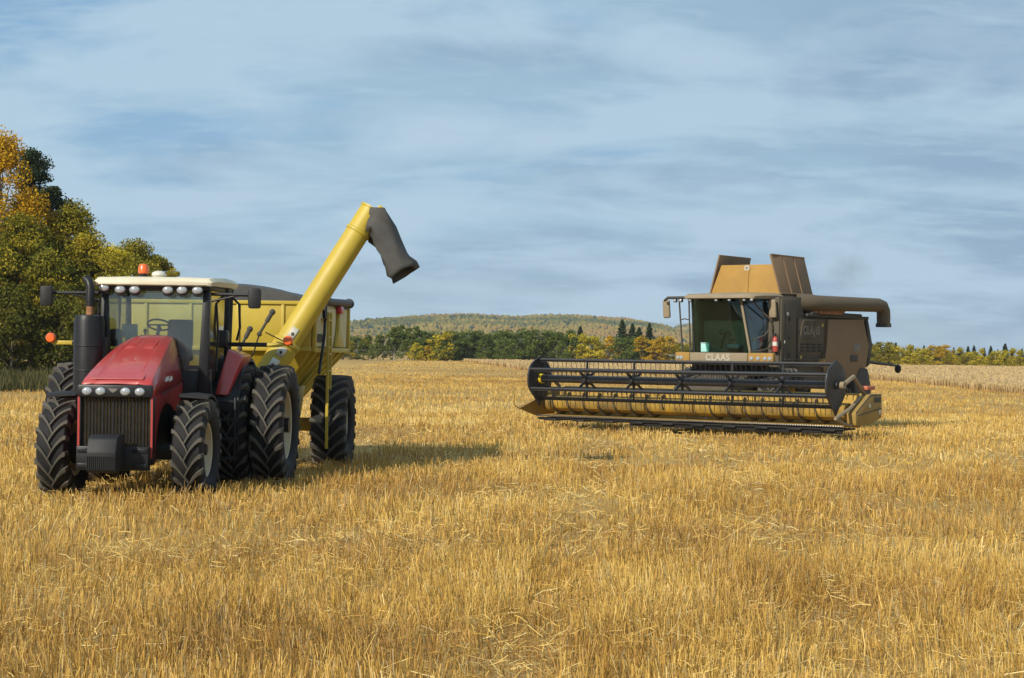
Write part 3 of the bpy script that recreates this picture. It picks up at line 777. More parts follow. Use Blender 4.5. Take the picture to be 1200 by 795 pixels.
AMBER = material('amber_lens', (0.75, 0.13, 0.02), 0.25, var=0.15, scale=10)
GRILLE_DUST = material('dusty_radiator', (0.30, 0.18, 0.055), 0.9, var=0.5, scale=7, bump=0.5)
CLOTH = material('seat_cloth', (0.11, 0.15, 0.18), 0.85, var=0.15, scale=20)
TRIM = material('cab_trim', (0.30, 0.38, 0.40), 0.6, var=0.1, scale=6)
YELLOW = material('yellow_cart_paint', (0.48, 0.345, 0.018), 0.42, var=0.09, scale=2.5, dust=0.34, dust_col=(0.38, 0.28, 0.09))
YELLOW_DUSTY = material('dusty_yellow_panel', (0.60, 0.50, 0.22), 0.55, var=0.12, scale=2, dust=0.75, dust_col=(0.55, 0.48, 0.36))
TARP = material('tarp_vinyl', (0.035, 0.036, 0.038), 0.55, var=0.25, scale=5, dust=0.3, dust_col=(0.13, 0.12, 0.10), bump=0.3, bscale=6)
SPOUT = material('rubber_spout', (0.045, 0.045, 0.043), 0.7, var=0.3, scale=4, dust=0.4, dust_col=(0.12, 0.11, 0.09), bump=0.25, bscale=7)
DECAL = material('white_decal', (0.62, 0.60, 0.52), 0.5, var=0.05, scale=8, dust=0.25)
DECAL_INK = material('decal_ink', (0.05, 0.045, 0.04), 0.5)
RED_LAMP = material('red_lamp_lens', (0.45, 0.015, 0.015), 0.3)
ORANGE = material('seed_yellow_paint', (0.40, 0.205, 0.018), 0.55, var=0.14, scale=1.6, dust=0.7, dust_col=(0.25, 0.155, 0.055))
HEADER = material('header_paint', (0.52, 0.31, 0.025), 0.45, var=0.14, scale=2.5, dust=0.75, dust_col=(0.25, 0.155, 0.055))
DIVIDER = material('dark_divider_paint', (0.34, 0.205, 0.026), 0.5, var=0.15, scale=2.5, dust=0.7, dust_col=(0.22, 0.145, 0.06))  # darker mustard than the header paint, with a grimy film
BROWN = material('dust_coated_panel', (0.21, 0.138, 0.08), 0.75, var=0.12, scale=1.2, dust=0.6, dust_col=(0.23, 0.155, 0.09), spec=0.3)
GREY_DUST = material('dusty_grey_panel', (0.06, 0.053, 0.042), 0.75, var=0.2, scale=2, dust=0.65, dust_col=(0.135, 0.105, 0.068), spec=0.3)
DARK_DUST = material('dusty_dark_metal', (0.03, 0.03, 0.03), 0.65, var=0.3, scale=3, dust=0.5, dust_col=(0.10, 0.085, 0.06))
REEL = material('reel_paint', (0.012, 0.014, 0.02), 0.4, var=0.3, scale=4, dust=0.22, dust_col=(0.10, 0.08, 0.055))
BEIGE = material('dusty_beige_panel', (0.24, 0.19, 0.12), 0.7, var=0.12, scale=3, dust=0.5, dust_col=(0.27, 0.20, 0.12))
TEXTGREY = material('badge_grey', (0.17, 0.15, 0.12), 0.6, var=0.1, scale=8)
BADGE = material('badge_pale', (0.42, 0.39, 0.32), 0.55, var=0.1, scale=8, dust=0.3)
MINT = material('mint_plastic', (0.36, 0.66, 0.58), 0.4, var=0.05)
EXTRED = material('extinguisher_red', (0.42, 0.02, 0.02), 0.4, var=0.1, dust=0.3)
GLASS_T = glass('tractor_glass', (0.88, 0.93, 0.915), 0.06, 0.07)
GLASS_SIDE = glass('side_glass', (0.66, 0.76, 0.76), 0.32, 0.10)
GLASS_C = glass('harvester_glass', (0.52, 0.68, 0.65), 0.02, 0.01, 0.35)
GLASS_CS = glass('harvester_side_glass', (0.55, 0.66, 0.68), 0.10, 0.04)

def arc(c, r, a0, a1, n=12):
    return [(c[0] + r * math.cos(R(a0 + (a1 - a0) * k / n)), c[1] + r * math.sin(R(a0 + (a1 - a0) * k / n))) for k in range(n + 1)]
def tyre_mb(rad, w, rim, nlug, lug_h, sweep, lug_w):
    mb = MB(); rc = rad - lug_h; hw = w / 2
    side = [(rim, hw * 0.72), (rim + 0.03, hw * 0.86), (rim + (rc - rim) * 0.35, hw * 0.98), (rim + (rc - rim) * 0.62, hw * 1.0), (rc - 0.05, hw * 0.93), (rc - 0.012, hw * 0.80)]
    prof = [(rim, -hw * 0.5)] + [(r, -h) for r, h in side] + [(rc, -hw * 0.4), (rc + 0.005, 0), (rc, hw * 0.4)] + [(r, h) for r, h in side[::-1]] + [(rim, hw * 0.5)]
    mb.lathe(prof, ax='x', seg=56, closed=True)
    mb.mi = 1
    for sg in (-1, 1):
        for i in range(nlug):
            p0 = 2 * math.pi * (i + (0.5 if sg > 0 else 0)) / nlug
            rings = []
            for s in (0, 0.2, 0.42, 0.64, 0.84, 1.0, 1.07):
                x = sg * (-0.03 + s * (hw + 0.02)) if s <= 1 else sg * hw * 1.03
                ph = p0 + sweep * (1 - (1 - min(s, 1)) ** 1.6)
                ro = rad - 0.02 * s * s - (0.07 if s > 1 else 0); ri = rc - 0.02 - (0.06 if s > 0.9 else 0) - (0.06 if s > 1 else 0)
                tt = lug_w * (0.72 + 0.5 * min(s, 1)) / 2
                ring = []
                for r_, t_ in ((ri, -tt * 1.25), (ro, -tt), (ro, tt), (ri, tt * 1.25)):
                    a = ph + t_ / rad
                    ring.append((x, -r_ * math.cos(a), r_ * math.sin(a)))
                rings.append(ring)
            mb.loft(rings)
    return mb
def make_wheel(rad, w, rim, nlug, lug_h, sweep, lug_w, parent, loc, out=1, rim_mat=None, hub_mat=None, dish=0.35):
    hw = w / 2; mb = MB()
    d = out * hw
    mb.lathe([(rim + 0.02, d * 0.80), (rim + 0.035, d * 0.72), (rim - 0.03, d * 0.62), (rim - 0.06, d * 0.1), (rim * 0.75, d * dish - d * 0.5), (rim * 0.4, d * dish - d * 0.5), (rim * 0.38, d * dish - d * 0.62), (rim * 0.75, d * dish - d * 0.62),
              (rim - 0.09, -d * 0.05), (rim - 0.06, -d * 0.7), (rim + 0.03, -d * 0.78), (rim + 0.01, -d * 0.6), (rim - 0.005, 0)], ax='x', seg=40, closed=True)
    wh = mb.build('wheel', rim_mat or RIM, parent, 40, loc)
    tyre_mb(rad, w, rim, nlug, lug_h, sweep, lug_w).build('tyre', [RUBBER, LUG], wh, 40)
    hb = MB(); hx = out * hw * (dish - 0.5)
    hb.cyl((hx - 0.1 * out, 0, 0), (hx + 0.09 * out, 0, 0), rim * 0.42, rim * 0.36, 20); hb.cyl((hx + 0.05 * out, 0, 0), (hx + 0.20 * out, 0, 0), rim * 0.24, rim * 0.2, 16)
    for k in range(10):
        a = 2 * math.pi * k / 10; q = (rim * 0.33 * math.cos(a), rim * 0.33 * math.sin(a))
        hb.cyl((hx + 0.05 * out, *q), (hx + 0.125 * out, *q), 0.018, seg=6)
    hb.build('hub', hub_mat or BLACK, wh, 40)
    return wh
def ellipsoid(mb, c, r, seg=16):
    n = 8
    prof = [(math.sin(math.pi * k / n) * 1.0, -math.cos(math.pi * k / n)) for k in range(n + 1)]
    rings = []
    for rr, h in prof:
        rr = max(rr, 0.01)
        rings.append([(c[0] + r[0] * rr * math.cos(2 * math.pi * k / seg), c[1] + r[1] * h, c[2] + r[2] * rr * math.sin(2 * math.pi * k / seg)) for k in range(seg)])
    mb.loft(rings)

# ------------------------------------------------------------------ red tractor (x to its left, y to its rear, origin under the front axle)
tx, ty = -5.95, 28.05
T = thing('tractor', 'red row crop tractor with cream cab roof and black dual rear tyres facing the camera', 'tractor', (tx, ty, gz(tx, ty) - 0.02), -2.4)
mb = MB()
mb.box((0, 0.40, 1.05), (0.62, 2.0, 0.75), bev=0.03); mb.box((0, 2.6, 1.05), (0.7, 2.4, 0.9), bev=0.05)
mb.box((0, 0, 0.72), (1.75, 0.24, 0.26), bev=0.05); mb.cyl((-0.9, 0, 0.75), (-0.72, 0, 0.75), 0.24); mb.cyl((0.72, 0, 0.75), (0.9, 0, 0.75), 0.24)
mb.cyl((-2.0, 3.0, 1.03), (2.0, 3.0, 1.03), 0.13); mb.cyl((-0.8, 3, 1.03), (0.8, 3, 1.03), 0.3)
mb.box((0, 3.9, 0.75), (0.5, 0.5, 0.5), bev=0.04)
mb.tube([(-0.5, 0.1, 0.62), (0.5, 0.05, 0.62)], 0.035)
mb.build('chassis', BLACK, T)
# hood: a crowned shell that tapers and rises to the cab
mb = MB(); rings = []
for k in range(13):
    t = k / 12; y = -0.94 + 2.42 * t
    z = 1.80 + 0.73 * (1 - (1 - t) ** 1.38); hw = 0.555 - 0.215 * t ** 1.3
    if k == 0: z -= 0.03
    zb = 1.60 + 0.20 * t; fl = 0.02 + 0.13 * t
    half = [(hw + fl, zb), (hw + fl * 0.45, (zb + z) / 2), (hw + 0.005, z - 0.075), (hw - 0.022, z - 0.022), (hw - 0.075, z), (hw * 0.62, z + 0.018), (hw * 0.56, z + 0.006), (hw * 0.3, z + 0.016)]
    rings.append([(-a, y, b) for a, b in half] + [(0, y, z + 0.02)] + [(a, y, b) for a, b in half[::-1]])
mb.loft(rings, closed=False)
hood = mb.build('hood', RED, T, 22)
sol = hood.modifiers.new('thickness', 'SOLIDIFY'); sol.thickness = 0.018; sol.offset = -1
# side panels with the wheel arch cut out
side = [(-0.93, 1.605), (-0.93, 0.66), (-0.80, 0.60), (-0.72, 0.62), (-0.68, 0.85), (-0.58, 1.08), (-0.42, 1.27), (-0.2, 1.40), (0.1, 1.47), (0.45, 1.44), (0.8, 1.32), (1.05, 1.36), (1.25, 1.5), (1.45, 1.62), (1.45, 1.80), (0.3, 1.70)]
for sg in (-1, 1):
    mb = MB(); q = []
    A = [(sg * (0.574 - 0.088 * max(0, (y + 0.9) / 2.35)), y, z) for y, z in side]; B = [(x - sg * 0.03, y, z) for x, y, z in A]
    va = [mb.bm.verts.new(p) for p in A]; vb = [mb.bm.verts.new(p) for p in B]; n = len(A)
    for i in range(n): mb._f([va[i], va[(i + 1) % n], vb[(i + 1) % n], vb[i]])
    mb._f(va); mb._f(vb)
    mb.build('side_panel', RED, hood)
def hood_z(y): return 1.80 + 0.73 * (1 - (1 - (y + 0.94) / 2.42) ** 1.38)
for sg in (-1, 1):
    mb = MB(); mb.loft([[(sg * a, y, hood_z(y) + (0.024 if 0.46 < y < 1.09 and 0.07 < a < 0.23 else 0.010)) for a in (0.06, 0.075, 0.22, 0.235)] for y in (0.45, 0.47, 0.77, 1.08, 1.10)], closed=False); mb.build('hood_vent', RED, hood)
for q in ((-0.06, 0.06), (0.25, 0.10)):
    mb = MB(); y = q[0]; mb.plate([(0.585 - 0.04 * (y + 0.9), y, 1.80), (0.585 - 0.04 * (y + 0.9) - 0.01, y + 0.24, 1.83), (0.572 - 0.04 * (y + 0.9) - 0.01, y + 0.26, 1.89), (0.572 - 0.04 * (y + 0.9), y + 0.04, 1.86)], 0.012); mb.build('decal', DECAL, hood)
mb = MB(); rings = []
for y in (-0.85, -0.845, -0.70, -0.695):
    t = (y + 0.94) / 2.42; z = 1.80 + 0.73 * (1 - (1 - t) ** 1.38) + (0.022 if abs(y + 0.77) < 0.076 else 0.012)
    rings.append([(x, y, z + 0.004 * (1 - abs(x) / 0.4)) for x in (-0.40, -0.39, -0.2, 0, 0.2, 0.39, 0.40)])
mb.loft(rings, closed=False); mb.build('hood_front_panel', RED, hood)
for sg in (-1, 1):
    mb = MB(); mb.tube([(sg * 0.60, -0.5, 1.62), (sg * 0.585, 0.2, 1.68), (sg * 0.53, 1.0, 1.76), (sg * 0.50, 1.44, 1.80)], 0.008, 6); mb.build('hood_trim', BLACK, hood)
mb = MB(); mb.box((0, -0.93, 1.672), (1.14, 0.10, 0.19), bev=0.025)
fas = mb.build('headlight_panel', BLACK, T)
for x in (-0.42, -0.215, 0.165, 0.385):
    mb = MB(); ellipsoid(mb, (x, -0.985, 1.665), (0.078, 0.03, 0.062)); mb.build('headlight', LENS, fas)
mb = MB(); mb.prism([(-0.10, 1.71), (0.05, 1.71), (0.02, 1.675), (-0.025, 1.645), (-0.07, 1.675)], 'y', -0.986, -0.975); mb.build('emblem', material('emblem_metal', (0.22, 0.2, 0.18), 0.4, 0.6), fas)
mb = MB(); mb.box((0, -0.80, 1.07), (1.06, 0.06, 1.02)); gr = mb.build('grille', GRILLE_DUST, T)
mb = MB()
for k in range(21): mb.box((-0.52 + k * 0.052, -0.85, 1.10), (0.024 if k % 3 else 0.032, 0.03, 0.96), bev=0.004, seg=1)
for x in (-0.555, 0.555): mb.box((x, -0.865, 1.07), (0.06, 0.12, 1.02), bev=0.01)
mb.box((0, -0.865, 0.595), (1.16, 0.12, 0.08), bev=0.01)
mb.build('grille_bars', BLACK, gr)
mb = MB(); mb.box((0, -1.0, 0.66), (1.10, 0.14, 0.36), bev=0.015)
for x in (-0.42, 0.42):
    for z in (0.55, 0.78): mb.box((x, -1.075, z), (0.22, 0.03, 0.07), bev=0.008)
fb = mb.build('front_bracket', BLACK, T)
mb = MB(); mb.prism([(-1.58, 0.50), (-1.58, 0.78), (-1.50, 0.98), (-1.38, 1.03), (-1.06, 1.03), (-1.06, 0.48), (-1.5, 0.47)], 'x', -0.25, 0.19, 0.02)
for k in range(15): mb.box((-0.235 + k * 0.029, -1.585, 0.62), (0.014, 0.02, 0.2))
mb.build('front_weight', BLACK_PLASTIC, T)
for sg in (-1, 1):
    make_wheel(0.80, 0.49, 0.43, 19, 0.05, 0.42, 0.056, T, (sg * 1.045, 0, 0.755), sg)
    mb = MB(); A = arc((0, 0.755), 0.875, 74, 160, 12); rings = []
    for y, z in A: rings.append([(sg * 0.80, -y, z), (sg * 1.05, -y, z + 0.015), (sg * 1.27, -y, z - 0.01), (sg * 1.27, -y, z - 0.05), (sg * 0.80, -y, z - 0.02)])
    mb.loft(rings); mb.tube([(sg * 0.62, 0.2, 1.2), (sg * 0.82, 0.2, 1.55)], 0.03); mb.tube([(sg * 1.22, 0.80, 1.12), (sg * 1.18, 0.98, 0.9), (sg * 0.95, 1.0, 0.75)], 0.03, 8); mb.build('front_fender', BLACK_PLASTIC, T, 50)
    for xx in (1.14, 1.765):
        make_wheel(1.04, 0.54, 0.60, 23, 0.055, 0.36, 0.062, T, (sg * xx, 3.0, 1.03), sg)
    # rear fender: black arch over the inner tyre with a red front piece
    mb = MB(); A = arc((3.0, 1.03), 1.14, 40, 165, 14); rings = []
    for y, z in A: rings.append([(sg * 0.55, y, z + 0.05), (sg * 1.30, y, z + 0.02), (sg * 1.32, y, z - 0.05), (sg * 0.55, y, z - 0.02)])
    mb.loft(rings); fen = mb.build('rear_fender', BLACK_PLASTIC, T, 50)
    mb = MB(); mb.hexa([(sg * 0.92, 1.88, 1.56), (sg * 1.14, 1.88, 1.55), (sg * 1.20, 2.3, 1.60), (sg * 0.92, 2.3, 1.60), (sg * 1.10, 2.06, 2.33), (sg * 1.33, 2.12, 2.20), (sg * 1.36, 2.9, 2.22), (sg * 1.08, 2.9, 2.34)], 0.03)
    mb.build('fender_panel', RED, fen)
    # marker lamp on an outrigger bar
    mb = MB(); mb.box((sg * 1.28, 2.55, 2.41), (0.80, 0.07, 0.075), bev=0.01); mb.box((sg * 0.92, 2.5, 2.5), (0.2, 0.25, 0.3), bev=0.04)
    bar = mb.build('marker_bar', BLACK, T)
    mb = MB(); mb.box((sg * 1.85, 2.55, 2.405), (0.36, 0.06, 0.07), bev=0.01); mb.build('reflector_strip', YELLOW, bar)
    mb = MB(); mb.lathe([(0.002, -0.05), (0.07, -0.045), (0.085, -0.02), (0.085, 0.03), (0.002, 0.04)], (sg * 2.04, 2.50, 2.485), 'y', 18); mb.build('marker_lamp', AMBER, bar)
    mb = MB(); mb.box((sg * 2.05, 2.56, 2.44), (0.12, 0.06, 0.06), bev=0.01); mb.build('lamp_bracket', BLACK, bar)
# cab
mb = MB()
mb.box((0, 2.35, 1.72), (1.66, 1.75, 0.5), bev=0.04); mb.box((0, 1.72, 2.06), (1.0, 0.35, 0.35), bev=0.05)
for sg in (-1, 1):
    mb.hexa([(sg * 0.72, 1.42, 1.5), (sg * 0.90, 1.42, 1.5), (sg * 0.90, 1.54, 1.5), (sg * 0.72, 1.54, 1.5), (sg * 0.80, 1.48, 3.36), (sg * 0.90, 1.48, 3.36), (sg * 0.90, 1.6, 3.36), (sg * 0.80, 1.6, 3.36)], 0.015)
    mb.tube([(sg * 0.92, 2.75, 1.7), (sg * 0.955, 2.75, 2.6), (sg * 0.93, 2.75, 3.36)], 0.045, 8)
    mb.tube([(sg * 0.86, 3.22, 1.7), (sg * 0.90, 3.24, 3.36)], 0.05, 8)
    mb.box((sg * 0.89, 2.1, 1.95), (0.06, 1.3, 0.06), bev=0.01)
mb.box((0, 3.24, 1.98), (1.7, 0.06, 0.12), bev=0.01)
mb.box((0, 2.35, 3.33), (1.86, 1.95, 0.09), bev=0.02)
cab = mb.build('cab', BLACK, T)
mb = MB(); rings = []
for y, w_, z0, z1 in ((1.28, 0.90, 3.37, 3.43), (1.33, 0.98, 3.35, 3.48), (1.5, 1.02, 3.36, 3.505), (2.4, 1.04, 3.37, 3.535), (3.3, 1.02, 3.38, 3.53), (3.55, 0.98, 3.40, 3.50), (3.62, 0.90, 3.42, 3.47)):
    rings.append([(-w_ + 0.03, y, z0), (-w_, y, (z0 + z1) / 2), (-w_ + 0.06, y, z1 - 0.012), (-w_ * 0.5, y, z1), (w_ * 0.5, y, z1), (w_ - 0.06, y, z1 - 0.012), (w_, y, (z0 + z1) / 2), (w_ - 0.03, y, z0)])
mb.loft(rings); roof = mb.build('roof', CREAM, cab, 40)
for i, (x, z) in enumerate(((-0.82, 3.315), (-0.55, 3.285), (-0.31, 3.285), (0.24, 3.285), (0.475, 3.285), (0.73, 3.285))):
    mb = MB(); ellipsoid(mb, (x, 1.34, z), (0.088, 0.035, 0.066)); wlamp = mb.build('work_light', LENS, cab)
    mb = MB(); mb.lathe([(0.06, 0.12), (0.09, 0.03), (0.10, 0.0), (0.085, -0.005)], (x, 1.36, z - 0.012), 'y', 16); mb.build('lamp_housing', BLACK_PLASTIC, cab)
mb = MB(); mb.plate([(-0.79, 1.49, 1.85), (0.79, 1.49, 1.85), (0.84, 1.53, 3.27), (-0.84, 1.53, 3.27)], 0.008); mb.build('windshield', GLASS_T, cab)
mb = MB(); mb.plate([(-0.8, 3.25, 2.05), (0.8, 3.25, 2.05), (0.84, 3.25, 3.27), (-0.84, 3.25, 3.27)], 0.008); mb.build('rear_window', GLASS_T, cab)
for sg in (-1, 1):
    mb = MB(); mb.plate([(sg * 0.895, 1.55, 1.75), (sg * 0.93, 2.73, 1.98), (sg * 0.93, 2.73, 3.28), (sg * 0.90, 1.6, 3.28)], 0.008); mb.build('door_window', GLASS_SIDE, cab)
    mb = MB(); mb.plate([(sg * 0.93, 2.78, 2.0), (sg * 0.90, 3.2, 2.0), (sg * 0.90, 3.2, 3.28), (sg * 0.93, 2.78, 3.28)], 0.008); mb.build('quarter_window', GLASS_T, cab)
    mb = MB(); mb.tube([(sg * 0.99, 1.66, 1.95), (sg * 1.01, 1.68, 2.6), (sg * 0.98, 1.66, 3.1)], 0.018, 8); mb.build('grab_rail', BLACK, cab)
mb = MB(); mb.tube([(1.0, 2.72, 3.25), (1.14, 2.78, 3.1), (1.16, 2.78, 2.7), (1.12, 2.72, 2.48)], 0.022, 8); mb.build('grab_rail', BLACK, cab)
mb = MB(); mb.box((0.10, 2.62, 2.18), (0.5, 0.5, 0.14), bev=0.05); mb.box((0.10, 2.88, 2.5), (0.44, 0.13, 0.66), (-8, 0, 0), bev=0.05); mb.build('seat', CLOTH, cab)
mb = MB(); mb.lathe([(0.19 + 0.016 * math.cos(a), 0.016 * math.sin(a)) for a in [2 * math.pi * k / 8 for k in range(8)]], (0, 0, 0), 'z', 28, closed=True); mb.tube([(0, 0, 0), (0, 0, -0.45)], 0.03); mb.box((0, 0, 0), (0.36, 0.03, 0.015)); mb.box((0, 0.08, 0), (0.03, 0.2, 0.015))
sw = mb.build('steering_wheel', BLACK_PLASTIC, cab, loc=(-0.08, 2.1, 2.72)); sw.rotation_euler = (R(-28), 0, 0)
mb = MB(); mb.box((-0.02, 2.0, 2.35), (0.44, 0.28, 0.34), bev=0.08); mb.build('dash', TRIM, cab)
mb = MB(); mb.box((-0.60, 2.2, 2.62), (0.26, 0.08, 0.22), (12, 0, 10), bev=0.02); mb.tube([(-0.6, 2.25, 2.0), (-0.6, 2.25, 2.55)], 0.025); mb.box((-0.6, 2.5, 2.3), (0.3, 0.5, 0.2), bev=0.04); mb.build('console', TRIM, cab)
mb = MB(); mb.tube([(-0.33, 2.2, 2.0), (-0.34, 2.2, 2.6)], 0.015); ellipsoid(mb, (-0.34, 2.2, 2.62), (0.03, 0.03, 0.04)); mb.build('lever', BLACK, cab)
# exhaust and intake stack beside the hood
mb = MB(); mb.lathe([(0.05, 1.0), (0.235, 1.0), (0.245, 1.05), (0.245, 2.76), (0.22, 2.84), (0.1, 2.86), (0.02, 2.86)], (-1.0, 1.15, 0), 'z', 28)
for z in (1.55, 1.95, 2.35): mb.lathe([(0.246, z - 0.012), (0.252, z), (0.246, z + 0.012)], (-1.0, 1.15, 0), 'z', 28)
mb.box((-0.78, 1.2, 1.9), (0.12, 0.16, 1.2), bev=0.02)
st = mb.build('exhaust_stack', BLACK, T)
mb = MB(); mb.cyl((-0.99, 1.15, 2.85), (-0.99, 1.15, 3.02), 0.065, 0.06); mb.build('rusty_sleeve', RUST, st)
mb = MB(); mb.tube([(-0.99, 1.15, 3.0), (-0.99, 1.15, 3.32), (-1.02, 1.18, 3.40), (-1.09, 1.22, 3.45)], 0.07, 14); mb.build('tailpipe', BLACK, st)
# mirrors
for x, xa in ((-1.79, -0.92), (1.66, 0.92)):
    mb = MB(); mb.prism([(-0.10, -0.14), (-0.08, -0.17), (0.08, -0.17), (0.10, -0.14), (0.105, 0.12), (0.08, 0.165), (-0.08, 0.165), (-0.105, 0.12)], 'y', -0.06, 0.05, 0.02)
    mi = mb.build('mirror', BLACK_PLASTIC, T, loc=(x, 1.42, 3.17))
    mb = MB(); mb.tube([(xa - x, 0.08, 0.06), (0, 0.05, 0.05), (0, 0.0, 0.02)], 0.028, 8); mb.tube([(xa - x, 0.08, -0.06), ((xa - x) * 0.4, 0.06, 0.04)], 0.018, 8); mb.build('mirror_arm', BLACK, mi)
# roof gear
mb = MB(); mb.cyl((-0.27, 1.75, 3.50), (-0.27, 1.75, 3.57), 0.06, 0.07); bc = mb.build('beacon', BLACK_PLASTIC, T)
mb = MB(); mb.lathe([(0.078, 3.565), (0.088, 3.58), (0.082, 3.68), (0.06, 3.72), (0.003, 3.73)], (-0.27, 1.75, 0), 'z', 20); mb.build('beacon_lens', AMBER, bc)
mb = MB(); mb.lathe([(0.003, 3.50), (0.10, 3.51), (0.125, 3.545), (0.11, 3.585), (0.06, 3.61), (0.003, 3.615)], (0.0, 1.72, 0), 'z', 20); mb.build('antenna_dome', DECAL, T)
# steps and tank on the left side
mb = MB(); mb.box((0.68, 1.35, 0.98), (0.42, 1.0, 0.72), bev=0.08); mb.box((-0.68, 1.35, 0.98), (0.42, 1.0, 0.72), bev=0.08); mb.build('fuel_tank', BLACK_PLASTIC, T)
mb = MB()
for z in (0.52, 0.84, 1.16, 1.46): mb.box((1.13, 1.72, z), (0.40, 0.26, 0.04), bev=0.008)
for y in (1.60, 1.85): mb.box((0.93, y, 1.0), (0.04, 0.05, 1.1), bev=0.008); mb.box((1.33, y, 1.0), (0.03, 0.04, 1.05), bev=0.006)
mb.tube([(0.95, 1.5, 0.55), (0.95, 1.45, 1.55), (0.93, 1.5, 2.0)], 0.02, 8)
mb.build('steps', BLACK, T)

# ------------------------------------------------------------------ grain cart
kx, ky = -5.55, 36.0
K = thing('grain_cart', 'yellow grain cart with raised auger and black tarp hitched behind the red tractor', 'grain cart', (kx, ky, gz(kx, ky) - 0.02), -2.0)
mb = MB()
mb.hexa([(-1.83, -2.15, 2.34), (1.83, -2.15, 2.34), (1.83, 3.1, 2.34), (-1.83, 3.1, 2.34), (-1.85, -2.15, 3.22), (1.85, -2.15, 3.22), (1.85, 3.1, 3.28), (-1.85, 3.1, 3.28)], 0.015)
mb.hexa([(-0.55, -0.95, 0.72), (0.55, -0.95, 0.72), (0.55, 1.7, 0.72), (-0.55, 1.7, 0.72), (-1.825, -2.14, 2.339), (1.825, -2.14, 2.339), (1.825, 3.09, 2.339), (-1.825, 3.09, 2.339)])
mb.box((0, -2.165, 3.235), (3.74, 0.05, 0.07), bev=0.01); mb.box((0, -2.165, 2.36), (3.70, 0.05, 0.08), bev=0.01)
for x in (-1.3, -0.45, 0.45, 1.3): mb.box((x, -2.165, 2.8), (0.06, 0.035, 0.8), bev=0.008)
for k in range(6):
    y = -1.7 + k * 0.92; f = 0.36 + 0.26 * k / 5
    p1 = Vector((1.835, y, 2.33)); p0 = Vector((0.62, -0.75 + k * 0.46, 0.85))
    for sg in (-1, 1):
        a, b = Vector((p0.x * sg, p0.y, p0.z)), Vector((p1.x * sg, p1.y, p1.z)); mb.tube([a, b], 0.045, 4)
hop = mb.build('hopper', YELLOW, K, 30)
for sg in (-1, 1):
    mb = MB(); mb.plate([(sg * 1.846, -2.10, 2.42), (sg * 1.846, 3.05, 2.42), (sg * 1.862, 3.05, 3.22), (sg * 1.862, -2.10, 3.16)], 0.006); mb.build('side_sheet', YELLOW_DUSTY, hop)
mb = MB(); mb.plate([(1.866, -2.0, 2.50), (1.866, -0.75, 2.50), (1.869, -0.75, 2.66), (1.869, -2.0, 2.66)], 0.006); mb.build('dark_stripe', DARK_DUST, hop)
mb = MB(); mb.box((1.89, -2.05, 2.78), (0.07, 0.14, 0.95), bev=0.01); mb.box((1.89, 3.0, 2.78), (0.06, 0.12, 0.95), bev=0.01); mb.box((1.89, 0.6, 2.345), (0.06, 5.0, 0.09), bev=0.01)
mb.build('corner_post', YELLOW, hop)
mb = MB(); mb.prism([(1.855, 2.15), (1.855, 0.55), (1.935, 0.8), (1.90, 2.0)][:0] or [(0.8, 2.42), (2.0, 2.42), (1.75, 2.62), (1.5, 2.75), (1.42, 3.15), (1.2, 3.15), (1.12, 2.75)], 'x', 1.872, 1.93, 0.01); pb = mb.build('lamp_post', YELLOW, K)
mb = MB(); mb.box((1.93, 1.28, 3.18), (0.10, 0.42, 0.15), bev=0.02); mb.build('red_lamp', RED_LAMP, pb)
# tarp: bowed end cap, arched sheet and the roll along the right side
mb = MB(); rings = []
for y, lift in ((-2.18, 0.30), (-1.6, 0.34), (-0.6, 0.28), (0.5, 0.30), (1.6, 0.26), (2.6, 0.24), (3.12, 0.14)):
    rings.append([(1.85 * c, y, 3.265 + (0.05 * (y + 2.2) / 5.3) + lift * max(0, 1 - abs(c) ** 2.4)) for c in np.linspace(-1, 1, 17)] + [(1.85, y, 3.235), (-1.85, y, 3.235)])
mb.loft(rings); mb.build('tarp', TARP, K, 50)
mb = MB(); mb.tube([(1.86, -1.55, 3.33), (1.88, 0.5, 3.325), (1.87, 3.2, 3.37)], [0.085, 0.075, 0.085], 12); mb.cyl((1.87, 3.16, 3.37), (1.87, 3.26, 3.37), 0.11)
mb.build('tarp_roll', TARP, K)
mb = MB(); mb.box((1.93, -1.45, 3.32), (0.16, 0.22, 0.34), bev=0.04); mb.lathe([(0.10, -0.03), (0.15, -0.03), (0.15, 0.03), (0.10, 0.03)], (2.02, -1.65, 3.1), 'x', 20, closed=True); mb.tube([(2.0, -1.5, 3.3), (2.03, -1.62, 3.0), (2.02, -1.5, 2.95)], 0.03)
mb.tube([(1.99, -1.35, 3.1), (1.99, -1.45, 2.6), (1.96, -1.9, 1.9)], 0.028, 8)
mb.build('tarp_crank', BLACK, K)
# ladder
mb = MB()
for y in (-1.02, -0.62): mb.box((2.0, y, 1.76), (0.055, 0.05, 2.66), bev=0.008)
for k in range(8): mb.box((2.0, -0.82, 0.62 + k * 0.33), (0.04, 0.38, 0.035), bev=0.006)
for z in (2.4, 2.95): mb.box((1.93, -0.82, z), (0.15, 0.44, 0.04), bev=0.006)
mb.build('ladder', YELLOW, K)
